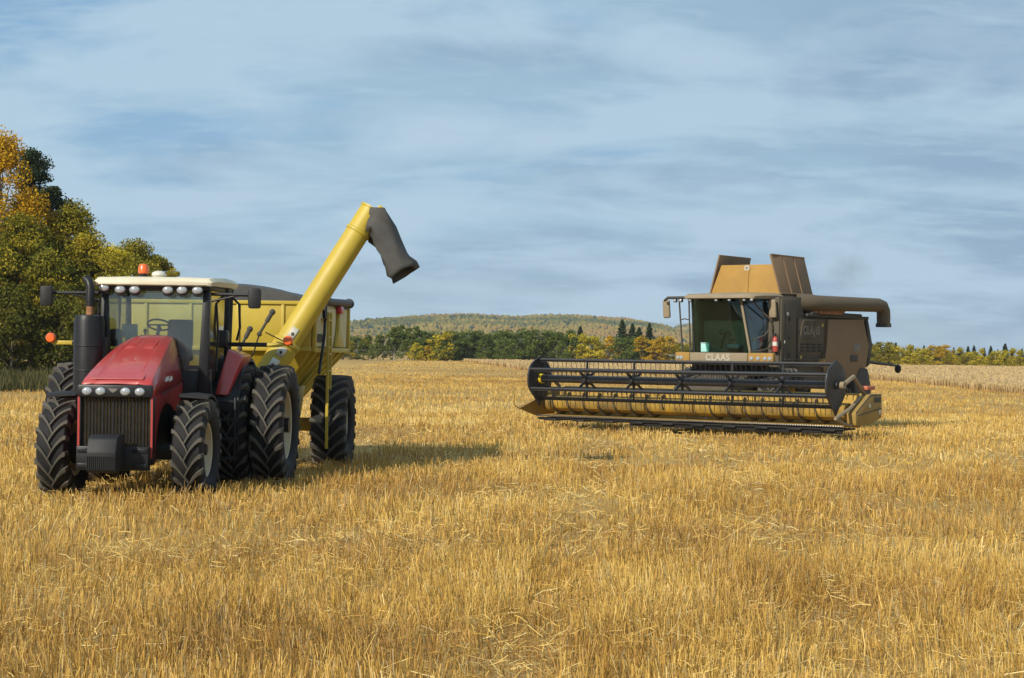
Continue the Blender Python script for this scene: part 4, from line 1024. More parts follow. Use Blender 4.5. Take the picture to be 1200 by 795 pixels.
# running gear
mb = MB(); mb.box((0, 0, 0.86), (3.3, 0.24, 0.26), bev=0.03)
for sg in (-1, 1):
    mb.hexa([(sg * 1.0, -0.25, 0.8), (sg * 1.25, -0.25, 0.8), (sg * 1.25, 0.35, 0.8), (sg * 1.0, 0.35, 0.8), (sg * 1.15, -0.6, 1.62), (sg * 1.3, -0.6, 1.62), (sg * 1.3, 0.8, 1.62), (sg * 1.15, 0.8, 1.62)], 0.02)
    mb.tube([(sg * 0.5, -1.0, 0.8), (sg * 0.12, -3.3, 0.65)], 0.09, 8)
mb.box((0, -3.35, 0.62), (0.22, 0.9, 0.16), bev=0.03); mb.tube([(-0.35, -2.4, 0.7), (-0.35, -2.4, 0.3)], 0.05)
mb.build('undercarriage', YELLOW, K)
for sg in (-1, 1):
    make_wheel(0.94, 0.70, 0.44, 21, 0.04, 0.38, 0.075, K, (sg * 1.99, 0, 0.92), sg, hub_mat=YELLOW)
# auger: two tube sections, collar, head and rubber spout
a0, a1 = Vector((0.50, -2.85, 0.85)), Vector((2.96, -2.10, 5.02)); ad = (a1 - a0).normalized()
mb = MB(); mb.tube([a0, a0 + ad * 1.9], [0.25, 0.25], 28); mb.tube([a0 + ad * 1.88, a1], [0.232, 0.225], 28)
mb.tube([a0 + ad * 1.83, a0 + ad * 1.87, a0 + ad * 1.91, a0 + ad * 1.95], [0.252, 0.272, 0.272, 0.24], 28)
mb.box(a0 + Vector((0.05, 0.35, -0.05)), (0.6, 0.8, 0.5), bev=0.04)
au = mb.build('auger', YELLOW, K, 40)
mb = MB(); pr = ad.cross(Vector((0, 1, 0))).normalized()
hx = a1 - ad * 0.28
M3 = Matrix((pr, Vector((0, 1, 0)), ad)).transposed()
e = M3.to_euler(); er = tuple(math.degrees(v) for v in e)
pr = -pr if pr.x < 0 else pr
mb.box(a1 - ad * 0.26 + pr * 0.05, (0.30, 0.34, 0.46), er, bev=0.03); mb.box(a1 + ad * 0.06 + pr * 0.13, (0.12, 0.16, 0.16), er, bev=0.02)
mb.tube([a1 - ad * 0.56, a1 - ad * 0.54, a1 - ad * 0.50, a1 - ad * 0.48], [0.228, 0.246, 0.246, 0.228], 28); mb.tube([a1 - ad * 0.04, a1 - ad * 0.03, a1 + ad * 0.004, a1 + ad * 0.008], [0.226, 0.24, 0.24, 0.2], 28)
mb.build('auger_head', YELLOW, au)
mb = MB(); rings = []
pts = [((2.90, -2.12, 4.80), 0.25, 0.27, 80), ((3.05, -2.12, 4.78), 0.29, 0.275, 58), ((3.17, -2.12, 4.56), 0.27, 0.26, 30), ((3.29, -2.11, 4.33), 0.22, 0.24, 24), ((3.41, -2.12, 4.10), 0.225, 0.25, 27), ((3.53, -2.12, 3.89), 0.265, 0.25, 30), ((3.60, -2.12, 3.77), 0.27, 0.25, 33)]
gsp = random.Random(5)
for (c, ru, rv, ang) in pts:
    ex = Vector((math.cos(R(ang)), 0, math.sin(R(ang)))); ring = []
    for k in range(16):
        a = 2 * math.pi * k / 16; ca, sa = math.cos(a), math.sin(a)
        sq = 1.0 / max(abs(ca), abs(sa)) ** 0.45; j = 1 + gsp.uniform(-0.08, 0.08)
        endk = max(0.0, (3.95 - c[2]) / 0.18)
        wr = 0.035 * math.sin(c[2] * 23 + k * 2.1) + 0.02 * math.sin(c[2] * 41 - k * 1.3)
        ring.append(Vector(c) + ex * ca * (ru * sq * j + wr) + Vector((0, 1, 0)) * sa * (rv * sq * j + wr) + Vector((-0.35, 0, 0.6)) * (0.16 * endk * max(0, -sa)))
    rings.append(ring)
mb.loft(rings, True, False); sp = mb.build('spout', SPOUT, au, 60)
s_ = sp.modifiers.new('thickness', 'SOLIDIFY'); s_.thickness = 0.015
fr_ = (Vector((0, -1, 0)) - ad * Vector((0, -1, 0)).dot(ad)).normalized(); sd_ = ad.cross(fr_)
for t0, ln, dark in ((0.86, 0.40, 0), (1.31, 0.22, 1), (1.60, 0.19, 1), (1.99, 0.22, 1)):
    mb = MB(); rr = 0.2535 if t0 < 1.8 else 0.2345
    rings = [[a0 + ad * t + (fr_ * math.cos(a) + sd_ * math.sin(a)) * (rr + dr) for a, dr in [(-0.30 + 0.6 * k / 6 + 0.10, 0.0) for k in range(7)]] for t in (t0, t0 + ln / 2, t0 + ln)]
    mb.loft(rings, closed=False); de = mb.build('decal', DECAL, au)
    m_ = de.modifiers.new('thickness', 'SOLIDIFY'); m_.thickness = 0.003; m_.offset = 1
    if dark:
        mb = MB(); q = a0 + ad * (t0 + ln * 0.4) + (fr_ * math.cos(0.1) + sd_ * math.sin(0.1)) * (rr + 0.003)
        mb.box(q, (0.05, 0.012, 0.06), bev=0.004); mb.bm.verts.ensure_lookup_table(); mb.build('decal_mark', DECAL_INK, au)
for (p, q_) in (((0.60, -2.75, 2.35), (0.78, -2.72, 2.72)), ((0.97, -2.8, 2.63), (1.20, -2.75, 3.04))):
    mb = MB(); p, q_ = Vector(p), Vector(q_); mb.tube([p, q_], 0.026, 8); mb.tube([p.lerp(q_, 0.55), q_], 0.042, 8)
    ellipsoid(mb, q_, (0.06, 0.05, 0.06), 10); ellipsoid(mb, p, (0.05, 0.04, 0.05), 10)
    mb.tube([p, p + Vector((-0.12, 0.1, -0.35)), p + Vector((-0.3, 0.3, -0.6))], 0.016, 6)
    mb.build('hydraulic_coupler', DARK_DUST, K)
mb = MB(); mb.tube([(1.12, -3.0, 2.66), (1.35, -2.98, 2.55), (1.62, -2.9, 2.42)], 0.012, 6); mb.build('hydraulic_hose', BLACK, K)

# ------------------------------------------------------------------ combine harvester with its wide header
hx_, hy_ = 4.9, 52.0
H = thing('combine_harvester', 'dusty tan combine harvester with wide black reel header facing left of the camera', 'combine harvester', (hx_, hy_, gz(hx_, hy_)), -36)
XL, XR = -5.05, 5.2
mb = MB()
mb.prism([(0.02, 0.40), (0.95, 0.36), (1.05, 0.40), (1.10, 1.20), (1.05, 1.24), (1.00, 1.18), (0.95, 0.52), (0.85, 0.46), (0.02, 0.43)], 'x', XL, XR)
mb.box(((XL + XR) / 2, 1.12, 1.24), (XR - XL, 0.16, 0.14), bev=0.02); mb.box(((XL + XR) / 2, 1.18, 0.55), (XR - XL, 0.12, 0.16), bev=0.02)
for k in range(9): mb.box((XL + 0.6 + k * 1.13, 1.14, 0.85), (0.10, 0.08, 0.7), bev=0.01)
hd = mb.build('header', HEADER, H, 35)
mb = MB(); mb.prism([(-0.95, 0.66), (-0.05, 0.42), (1.2, 0.40), (1.95, 0.55), (1.95, 1.24), (0.85, 1.24), (-0.10, 0.90)], 'x', XL - 0.12, XL, 0.02)
mb.tube([(XL - 0.06, -0.92, 0.66), (XL - 0.10, -1.08, 0.74), (XL - 0.10, -1.10, 1.05)], 0.018, 6); mb.build('left_divider', DIVIDER, hd)
mb = MB(); mb.prism([(0.10, 0.48), (0.14, 0.44), (1.1, 0.47), (1.72, 0.62), (1.76, 0.66), (1.76, 1.26), (1.68, 1.30), (1.0, 1.29), (0.06, 0.78)], 'x', XR + 0.02, XR + 0.30, 0.03)
rd = mb.build('right_divider', DIVIDER, hd)
mb = MB(); mb.tube([(XR + 0.31, 0.15, 0.72), (XR + 0.31, 1.72, 0.90)], 0.012, 5); mb.tube([(XR + 0.30, 0.10, 0.80), (XR + 0.30, 1.0, 1.27), (XR + 0.30, 1.68, 1.28)], 0.018, 5); mb.box((XR + 0.306, 1.45, 1.14), (0.012, 0.42, 0.14), bev=0.003); mb.build('divider_trim', DARK_DUST, hd)
mb = MB(); mb.tube([(XR + 0.16, -0.90, 0.66), (XR + 0.12, 0.05, 0.90), (XR + 0.1, 0.8, 1.22)], 0.05, 6); mb.tube([(XR + 0.16, -0.90, 0.66), (XR + 0.16, -0.3, 0.50), (XR + 0.16, 0.14, 0.44)], 0.045, 6)
mb.tube([(XR + 0.16, -0.9, 0.66), (XR - 0.05, 0.0, 0.52)], 0.035, 6)
mb.build('divider_frame', BEIGE, hd)
mb = MB(); mb.box((XR + 0.17, 1.15, 1.47), (0.16, 0.5, 0.11), bev=0.02); mb.build('reflector', material('faded_red_reflector', (0.5, 0.09, 0.04), 0.5, var=0.2, dust=0.4), hd)
mb = MB(); mb.box((XR + 0.306, 0.95, 0.98), (0.012, 0.11, 0.11), bev=0.003); mb.box((XR + 0.306, 1.60, 0.80), (0.012, 0.12, 0.12), bev=0.003); mb.build('decal', DECAL, hd)
mb = MB(); mb.box(((XL + XR) / 2, 0.0, 0.415), (XR - XL, 0.12, 0.035), bev=0.006)
for k in range(134): 
    x = XL + 0.06 + k * (XR - XL - 0.1) / 133; mb.cyl((x, -0.02, 0.425), (x, -0.17, 0.40), 0.022, 0.005, 5)
mb.build('cutter_bar', STEEL, hd)
mb = MB(); mb.box(((XL + XR) / 2, 0.35, 0.335), (XR - XL, 0.75, 0.05), bev=0.01)
for k in range(10): mb.box((XL + 0.5 + k * 1.03, 0.30, 0.30), (0.42, 0.7, 0.06), bev=0.02)
mb.box(((XL + XR) / 2 + 1.6, 0.07, 0.29), (XR - XL - 3.4, 0.06, 0.17), bev=0.01); mb.box(((XL + XR) / 2, 0.06, 0.33), (XR - XL - 0.1, 0.07, 0.08), bev=0.01)  # plain black strips along the lower front edge, below the cutter bar
mb.build('skid_plates_and_strips', BLACK_PLASTIC, hd)
# intake auger with flights that wind toward the middle
mb = MB(); ya, za = 0.50, 0.80
mb.cyl((XL + 0.1, ya, za), (XR - 0.1, ya, za), 0.25, seg=24); fa = mb.build('feed_auger', material('worn_auger_paint', (0.52, 0.31, 0.02), 0.5, var=0.15, scale=4, dust=0.95, dust_col=(0.075, 0.05, 0.025)), hd)
mb = MB()
for s0, s1, hand in ((XL + 0.12, -0.7, 1), (XR - 0.12, 0.7, -1)):
    n = 150; rings = []
    for k in range(n + 1):
        t = k / n; x = s0 + (s1 - s0) * t; a = hand * 2 * math.pi * abs(x - s0) / 0.56
        rings.append([(x, ya + r_ * math.cos(a), za + r_ * math.sin(a)) for r_ in (0.24, 0.345)])
    mb.loft(rings, closed=False)
fl = mb.build('flighting', material('worn_flighting', (0.10, 0.075, 0.04), 0.6, var=0.4, scale=5, dust=0.4), hd); m_ = fl.modifiers.new('thickness', 'SOLIDIFY'); m_.thickness = 0.012
mb = MB()
for k in range(16):
    a = k * 2.4; x = -0.6 + k * 0.08; mb.cyl((x, ya, za), (x, ya + 0.36 * math.cos(a), za + 0.36 * math.sin(a)), 0.012, seg=6)
mb.build('feed_fingers', STEEL, hd)
# reel
ry, rz, rr = -0.30, 1.55, 0.58
x0, x1 = XL + 0.30, XR - 0.16
mb = MB(); mb.cyl((x0, ry, rz), (x1, ry, rz), 0.115, seg=24); reel = mb.build('reel_tube', REEL, hd)
for a6 in (90, 30, -30, -90, -150, 150):
    mb = MB(); by, bz = ry + rr * math.cos(R(a6)), rz + rr * math.sin(R(a6))
    mb.tube([(x0, by, bz), ((x0 + x1) / 2, by, bz - 0.01), (x1, by, bz)], 0.042, 8)
    mb.box(((x0 + x1) / 2, by + 0.02, bz - 0.045), (x1 - x0, 0.02, 0.05))
    k = 0
    while x0 + 0.1 + k * 0.165 < x1:
        x = x0 + 0.1 + k * 0.165; j = random.uniform(-0.02, 0.02)
        mb.tube([(x, by + 0.02, bz - 0.03), (x + j, by + 0.06, bz - 0.15), (x + j * 1.5, by + 0.07, bz - 0.27)], [0.011, 0.010, 0.007], 4, caps=False); k += 1
    mb.build('reel_bat', REEL, hd)
for x in (-3.05, -1.40, 0.25, 1.88, 3.48):
    mb = MB(); mb.cyl((x - 0.04, ry, rz), (x + 0.04, ry, rz), 0.17, seg=20)
    for a6 in (90, 30, -30, -90, -150, 150):
        d = Vector((0, math.cos(R(a6)), math.sin(R(a6)))); c = Vector((x, ry, rz)); p = Vector((0, -d.z, d.y))
        mb.hexa([c + d * 0.1 - p * 0.045 + Vector((-0.02, 0, 0)), c + d * 0.1 + p * 0.045 + Vector((-0.02, 0, 0)), c + d * 0.1 + p * 0.045 + Vector((0.02, 0, 0)), c + d * 0.1 - p * 0.045 + Vector((0.02, 0, 0)),
                 c + d * rr - p * 0.025 + Vector((-0.02, 0, 0)), c + d * rr + p * 0.025 + Vector((-0.02, 0, 0)), c + d * rr + p * 0.025 + Vector((0.02, 0, 0)), c + d * rr - p * 0.025 + Vector((0.02, 0, 0))])
    mb.build('reel_spider', REEL, hd)
for x, yb in ((x0 - 0.03, 0), (x1 + 0.03, 0)):
    mb = MB(); pl = []
    for k in range(36):
        a = R(k * 10 + 90); r_ = 0.63 + 0.015 * math.cos(6 * a - R(540)); u, v = r_ * math.cos(a), r_ * math.sin(a)
        foot = max(0.0, -v - 0.28) / 0.36
        pl.append((ry + u * (1 - 0.75 * foot), rz + v - 0.20 * foot + (0.05 if k == 0 else 0)))
    mb.prism(pl, 'x', x - 0.025, x + 0.025, 0.008); mb.cyl((x - 0.09, ry, rz), (x + 0.09, ry, rz), 0.10)
    mb.build('reel_end_plate', REEL, hd)
    mb = MB(); s_ = 1 if x < 0 else -1; mb.lathe([(0.12, s_ * 0.03), (0.15, s_ * 0.05), (0.15, s_ * 0.12), (0.12, s_ * 0.13)], (x, ry, rz), 'x', 20, closed=True); mb.build('yellow_collar', material('safety_yellow', (0.65, 0.48, 0.02), 0.4), hd)
for x in (XL + 0.05, XR + 0.08):
    mb = MB(); mb.tube([(x, ry, rz), (x, 0.37, 1.78), (x, 0.78, 1.50), (x, 1.1, 1.30)], [0.06, 0.065, 0.06, 0.055], 6); mb.cyl((x - 0.06, ry, rz), (x + 0.06, ry, rz), 0.1)
    mb.build('reel_arm', BEIGE, hd)
mb = MB(); mb.hexa([(-0.85, 1.0, 0.45), (0.85, 1.0, 0.45), (0.8, 3.0, 1.0), (-0.8, 3.0, 1.0), (-0.85, 1.0, 1.25), (0.85, 1.0, 1.25), (0.8, 3.0, 1.85), (-0.8, 3.0, 1.85)], 0.03)
mb.build('feeder_house', GREY_DUST, H)
# body
mb = MB()
mb.prism([(3.5, 1.25), (3.2, 2.0), (3.2, 4.10), (4.7, 4.14), (4.75, 3.62), (9.0, 3.60), (9.4, 2.7), (9.2, 2.0), (8.6, 1.55), (6.0, 1.35)], 'x', -1.5, 1.5, 0.03)
mb.box((0, 5.0, 3.9), (2.5, 2.3, 0.6), bev=0.03)
body = mb.build('body', GREY_DUST, H, 30)
mb = MB(); mb.prism([(6.27, 3.50), (8.85, 3.56), (9.32, 2.70), (9.12, 2.02), (8.5, 1.62), (7.1, 1.62), (6.05, 1.85), (6.0, 2.1), (6.20, 2.5)], 'x', 1.503, 1.62, 0.04); mb.build('rear_panel', BROWN, body)
mb = MB(); mb.prism([(6.27, 3.50), (8.85, 3.56), (9.32, 2.70), (9.12, 2.02), (8.5, 1.62), (7.1, 1.62), (6.05, 1.85), (6.0, 2.1), (6.20, 2.5)], 'x', -1.62, -1.503, 0.04); mb.build('rear_panel', BROWN, body)
mb = MB(); mb.prism([(4.3, 3.50), (6.18, 3.50), (6.05, 2.55), (5.4, 2.1), (4.3, 2.1)], 'x', 1.503, 1.58, 0.03); sidep = mb.build('side_panel', GREY_DUST, body)
mb = MB(); mb.prism([(3.25, 4.05), (4.25, 4.05), (4.25, 2.05), (3.25, 2.05)], 'x', 1.503, 1.56, 0.03); mb.build('service_door', GREY_DUST, body)
mb = MB(); mb.prism([(9.0, 3.62), (9.25, 3.60), (9.62, 2.75), (9.45, 2.1), (9.2, 1.98), (9.38, 2.7)], 'x', -1.6, 1.6, 0.04); mb.build('rear_hood', DARK_DUST, body)
mb = MB(); mb.box((1.6, 7.0, 3.60), (0.10, 4.4, 0.09), bev=0.02); mb.box((1.2, 6.9, 3.64), (0.9, 3.6, 0.16), bev=0.04); mb.box((0.3, 7.4, 3.75), (1.6, 2.4, 0.35), bev=0.08); mb.build('engine_deck', DARK_DUST, body)
mb = MB()
mb.tube([(1.64, 4.35, 2.95), (1.70, 4.35, 3.35), (1.70, 4.45, 3.42), (1.70, 5.15, 3.42), (1.70, 5.2, 3.35), (1.70, 5.2, 2.95), (1.70, 5.1, 2.9), (1.64, 4.4, 2.9)], 0.022, 6); mb.tube([(1.6, 3.4, 2.22), (1.64, 5.9, 2.22)], 0.02, 6)
mb.build('side_rail', GREY_DUST, body)
mb = MB(); mb.box((1.62, 5.85, 2.20), (0.03, 0.42, 0.11), bev=0.01); mb.build('side_marker', ORANGE, body)
mb = MB(); mb.box((1.626, 8.35, 2.62), (0.008, 0.5, 0.22), bev=0.002); mb.build('decal', TEXTGREY, body)
mb = MB(); mb.box((1.626, 8.15, 2.28), (0.008, 0.55, 0.22), bev=0.002); mb.build('dark_decal', DARK_DUST, body)
Msd = Matrix.Translation((1.583, 5.2, 3.12)) @ Euler((R(90), 0, R(90))).to_matrix().to_4x4()
lettering('CLAAS', 0.36, TEXTGREY, body, Msd, 0.003, spacing=1.1)
for y, z, m_ in ((3.6, 3.6, DECAL), (4.5, 2.3, YELLOW), (5.95, 3.3, YELLOW), (3.45, 2.75, DECAL), (6.6, 2.05, DARK_DUST)):
    mb = MB(); mb.box((1.585 if y < 6 else 1.626, y, z), (0.012, 0.11, 0.09), bev=0.002); mb.build('warning_sticker', m_, body)
# shielding behind the rear axle and rear light arm
for u, v in ((1.2, 1.66), (-1.66, -1.2)):
    mb = MB(); mb.prism([(8.25, 0.95), (8.15, 1.45), (8.6, 1.98), (9.15, 1.96), (9.45, 1.3), (9.35, 0.9)], 'x', u, v, 0.05); mb.build('spreader_shield', DARK_DUST, H)
mb = MB(); mb.tube([(1.5, 9.1, 2.2), (1.62, 9.9, 2.13), (1.66, 11.4, 2.05)], [0.05, 0.045, 0.035], 8); la = mb.build('light_arm', BLACK, H)
mb = MB(); ellipsoid(mb, (1.66, 11.5, 1.95), (0.11, 0.12, 0.15)); mb.build('arm_lamp', BLACK_PLASTIC, la)
# grain tank extensions
mb = MB(); mb.plate([(-1.22, 3.82, 4.18), (1.22, 3.82, 4.18), (0.95, 3.98, 5.13), (-0.93, 3.98, 5.13)], -0.05, 0.01)
mb.plate([(-0.12, 3.80, 4.25), (0.10, 3.80, 4.25), (0.07, 3.925, 4.98), (-0.09, 3.925, 4.98)], -0.03)
tk = mb.build('tank_front_panel', ORANGE, H)
mb = MB(); mb.lathe([(0.03, -0.01), (0.10, -0.01), (0.10, 0.01), (0.03, 0.01)], (0.0, 3.93, 5.02), 'y', 16, closed=True); mb.build('emblem', BADGE, tk)
mb = MB(); mb.plate([(1.25, 3.78, 4.20), (1.25, 5.95, 4.22), (1.0, 5.80, 5.42), (1.0, 3.56, 5.42)], -0.05, 0.01); mb.build('tank_side_panel', BROWN, H)
mb = MB(); mb.plate([(-1.25, 3.78, 4.20), (-1.25, 5.95, 4.22), (-1.0, 5.95, 5.46), (-1.0, 3.92, 5.46)], 0.05, 0.01); mb.build('tank_side_panel', BROWN, H)
mb = MB(); mb.plate([(-1.2, 5.9, 4.18), (1.2, 5.9, 4.18), (0.95, 5.75, 5.0), (-0.95, 5.75, 5.0)], 0.04, 0.01); mb.build('tank_rear_panel', ORANGE, H)
mb = MB()
for t in (0.33, 0.66):
    a, b = Vector((1.262, 3.78 + 2.17 * t, 4.22)), Vector((1.012, 3.56 + 2.24 * t, 5.40)); mb.tube([a, b], 0.018, 5)
mb.tube([(1.262, 3.80, 4.23), (1.262, 5.93, 4.25)], 0.022, 5); mb.tube([(1.012, 3.58, 5.41), (1.012, 5.78, 5.41)], 0.02, 5)
mb.build('panel_ribs', BROWN, H)
mb = MB()
for z in (2.35, 2.9, 3.45): mb.box((1.575, 3.75, z), (0.03, 0.06, 0.12), bev=0.01)
for y in (4.6, 5.0, 5.4, 5.8):
    mb.box((1.59, y, 2.5), (0.03, 0.28, 0.04), bev=0.008); mb.box((1.59, y, 2.6), (0.03, 0.28, 0.04), bev=0.008); mb.box((1.59, y, 2.7), (0.03, 0.28, 0.04), bev=0.008)
mb.tube([(1.60, 3.3, 2.12), (1.66, 4.2, 2.0), (1.62, 5.2, 2.1), (1.6, 6.0, 1.95)], 0.02, 6); mb.tube([(1.56, 3.45, 3.9), (1.6, 3.5, 3.0), (1.58, 3.4, 2.2)], 0.018, 6)
mb.build('hoses_and_vents', BLACK_PLASTIC, H)
mb = MB(); mb.box((0.4, 6.4, 4.0), (0.5, 0.7, 0.3), bev=0.05); mb.cyl((1.0, 6.6, 3.7), (1.0, 6.6, 4.2), 0.09); mb.box((1.2, 5.5, 4.2), (0.3, 1.0, 0.1), bev=0.03); mb.tube([(1.3, 6.2, 3.7), (1.3, 6.2, 4.15), (1.3, 7.6, 4.15), (1.3, 7.6, 3.7)], 0.02, 6)
mb.build('engine_intake', DARK_DUST, H)
# unloading auger folded back along the side
mb = MB(); mb.tube([(1.28, 4.75, 3.98), (1.5, 5.1, 3.98), (1.66, 5.5, 3.98), (1.84, 9.45, 4.03), (1.85, 9.72, 3.99), (1.86, 9.84, 3.83), (1.86, 9.86, 3.65), (1.86, 9.86, 3.40)], [0.27, 0.26, 0.24, 0.225, 0.225, 0.225, 0.225, 0.22], 22)
un = mb.build('unloading_auger', material('dusty_auger_tube', (0.095, 0.075, 0.052), 0.7, var=0.15, scale=1.5, dust=0.6, dust_col=(0.15, 0.115, 0.075), spec=0.3), H, 45)
mb = MB(); mb.lathe([(0.23, 3.44), (0.255, 3.44), (0.255, 3.32), (0.23, 3.32)], (1.86, 9.86, 0), 'z', 22, closed=True); mb.build('spout_lip', DARK_DUST, un)
mb = MB(); mb.box((1.62, 6.3, 3.70), (0.2, 1.6, 0.1), bev=0.03); mb.tube([(1.6, 5.2, 3.7), (1.72, 7.2, 3.78)], 0.05, 8); mb.build('auger_cradle', RUST, un)
# cab
mb = MB(); mb.box((0, 3.1, 2.22), (2.35, 1.15, 0.36), bev=0.05); mb.box((0, 3.75, 3.2), (2.3, 0.16, 1.7), bev=0.03)
for x, y, xt, yt in ((-1.10, 2.68, -1.16, 2.62), (0.90, 2.60, 0.60, 2.52), (1.18, 3.3, 1.18, 3.3)):
    mb.tube([(x, y, 2.4), (xt, yt, 4.05)], 0.042, 8)
cb = mb.build('cab', material('dark_cab_trim', (0.012, 0.016, 0.016), 0.6, var=0.2, scale=5, dust=0.1, dust_col=(0.08, 0.07, 0.05), spec=0.3), H)
mb = MB(); mb.tube([(0.88, 2.585, 2.4), (0.58, 2.50, 4.05)], 0.045, 8); mb.build('corner_pillar', BEIGE, cb)
mb = MB(); rings = []
for s in np.linspace(0, 1, 9):
    xb = -1.08 + s * 1.96; bow = 0.16 * (1 - (2 * s - 1) ** 2)
    xt = -1.14 + s * 1.72
    q = [(xb, 2.66 - bow, 2.40), ((xb + xt) / 2, 2.61 - bow, 3.25), (xt, 2.56 - bow, 4.04)]
    rings.append(q + [(x, y + 0.01, z) for x, y, z in q[::-1]])
mb.loft(rings); ws = mb.build('windshield', GLASS_C, cb, 35)
mb = MB(); mb.plate([(0.90, 2.62, 2.42), (1.19, 3.3, 2.42), (1.19, 3.3, 4.03), (0.60, 2.55, 4.03)], 0.008); mb.plate([(1.19, 3.32, 2.42), (1.19, 3.7, 2.42), (1.19, 3.7, 4.03), (1.19, 3.32, 4.03)], 0.008); mb.build('side_window', GLASS_CS, cb)
mb = MB(); mb.plate([(-1.13, 2.7, 2.42), (-1.17, 3.68, 2.42), (-1.17, 3.68, 4.03), (-1.17, 2.66, 4.03)], 0.008); mb.build('side_window', GLASS_C, cb)
mb = MB(); rings = []
for y, w_, z0, z1 in ((2.12, 1.0, 4.04, 4.10), (2.2, 1.18, 4.02, 4.16), (2.5, 1.30, 4.03, 4.20), (3.3, 1.32, 4.04, 4.24), (3.85, 1.28, 4.05, 4.22)):
    rings.append([(-w_, y, z0), (-w_ - 0.03, y, (z0 + z1) / 2), (-w_ + 0.08, y, z1 - 0.01), (0, y, z1 + 0.01), (w_ - 0.08, y, z1 - 0.01), (w_ + 0.03, y, (z0 + z1) / 2), (w_, y, z0)])
mb.loft(rings); mb.build('roof', BEIGE, cb, 40)
for x in (-1.75, -1.55, -1.0, -0.1, 0.35, 0.85, 1.1):
    mb = MB(); mb.box((x, 2.25 if -1.2 < x < 1.2 else 2.6, 3.99), (0.12, 0.09, 0.11), bev=0.02); wl2 = mb.build('work_light', BLACK_PLASTIC, cb)
    mb = MB(); ellipsoid(mb, (x, 2.2 if -1.2 < x < 1.2 else 2.55, 3.99), (0.05, 0.015, 0.045), 10); mb.build('light_lens', LENS, cb)
mb = MB(); mb.tube([(-1.2, 2.6, 4.08), (-2.05, 2.65, 4.08), (-2.22, 2.75, 4.0)], 0.045, 8); mb.tube([(-1.62, 2.6, 4.06), (-1.47, 2.6, 2.42)], 0.026, 6); mb.tube([(-1.27, 2.6, 4.04), (-1.20, 2.6, 2.4)], 0.026, 6); mb.tube([(-1.55, 2.6, 3.4), (-1.4, 2.56, 3.43), (-1.24, 2.6, 3.4)], 0.02, 6)
mb.box((-1.5, 3.2, 2.32), (0.6, 1.0, 0.06), bev=0.01)
mb.build('left_handrail', DARK_DUST, cb)
mb = MB(); mb.tube([(0.95, 2.5, 3.98), (1.28, 3.0, 3.45), (1.32, 3.1, 3.2), (1.30, 3.1, 2.5)], 0.022, 6); mb.tube([(1.3, 3.08, 3.2), (1.2, 2.9, 2.95), (0.95, 2.62, 2.8)], 0.018, 6); mb.tube([(0.92, 2.5, 2.45), (1.2, 2.85, 2.5), (1.34, 3.1, 2.62)], 0.022, 6); mb.build('right_handrail', GREY_DUST, cb)
for x, y, z in ((-2.27, 2.95, 3.74), (1.36, 3.05, 3.74)):
    mb = MB(); mb.box((x, y, z), (0.24, 0.12, 0.56), (0, -4, 0), bev=0.05, seg=3); mb.build('mirror', BEIGE, cb)
mb = MB(); mb.tube([(1.2, 3.0, 4.1), (1.36, 3.05, 4.06), (1.36, 3.05, 3.9)], 0.03, 6); mb.build('mirror_arm', DARK_DUST, cb)
mb = MB(); mb.box((-0.08, 2.42, 2.225), (1.98, 0.16, 0.36), bev=0.03); sill = mb.build('front_sill', BEIGE, cb)
Mfr = Matrix.Translation((-0.10, 2.336, 2.255)) @ Euler((R(90), 0, 0)).to_matrix().to_4x4()
lettering('CLAAS', 0.27, BADGE, sill, Mfr, 0.004, spacing=1.05)
for x, w_, lx in ((1.34, 0.84, (1.05, 1.27, 1.5, 1.66)), (-1.33, 0.50, (-1.48, -1.36))):
    mb = MB(); mb.box((x, 2.44, 2.23), (w_, 0.2, 0.36), bev=0.03); pn = mb.build('light_panel', ORANGE, cb)
    for q in lx:
        mb = MB(); mb.lathe([(0.002, -0.03), (0.055, -0.02), (0.065, 0.0), (0.002, 0.01)], (q, 2.335, 2.24), 'y', 14); mb.build('headlight', LENS, cb)
mb = MB(); mb.box((0.05, 3.45, 2.95), (0.5, 0.14, 0.8), (-8, 0, 0), bev=0.06); mb.box((0.05, 3.2, 2.6), (0.5, 0.5, 0.14), bev=0.05); mb.build('seat', CLOTH, cb)
mb = MB(); mb.lathe([(0.18 + 0.016 * math.cos(a), 0.016 * math.sin(a)) for a in [2 * math.pi * k / 8 for k in range(8)]], (0, 0, 0), 'z', 24, closed=True); mb.tube([(0, 0, 0), (0, 0, -0.5)], 0.035); mb.box((0, 0, 0), (0.34, 0.04, 0.015)); sw = mb.build('steering_wheel', BLACK_PLASTIC, cb, loc=(-0.15, 2.88, 3.0)); sw.rotation_euler = (R(-30), 0, 0)
for sg in (-1, 1):
    make_wheel(1.0, 0.75, 0.45, 20, 0.05, 0.38, 0.08, H, (sg * 1.45, 3.6, 0.98), sg, rim_mat=HEADER)
    make_wheel(0.70, 0.50, 0.33, 18, 0.04, 0.40, 0.06, H, (sg * 1.35, 7.7, 0.68), sg, rim_mat=HEADER)
mb = MB(); mb.cyl((-1.3, 3.6, 0.98), (1.3, 3.6, 0.98), 0.2); mb.cyl((-1.2, 7.7, 0.68), (1.2, 7.7, 0.68), 0.12); mb.box((0, 7.7, 1.2), (0.5, 0.4, 0.9), bev=0.04); mb.box((0, 3.6, 1.4), (1.6, 0.6, 0.6), bev=0.05)
mb.build('axles', DARK_DUST, H)
def in_frame(p): return H.matrix_basis @ Vector(p)
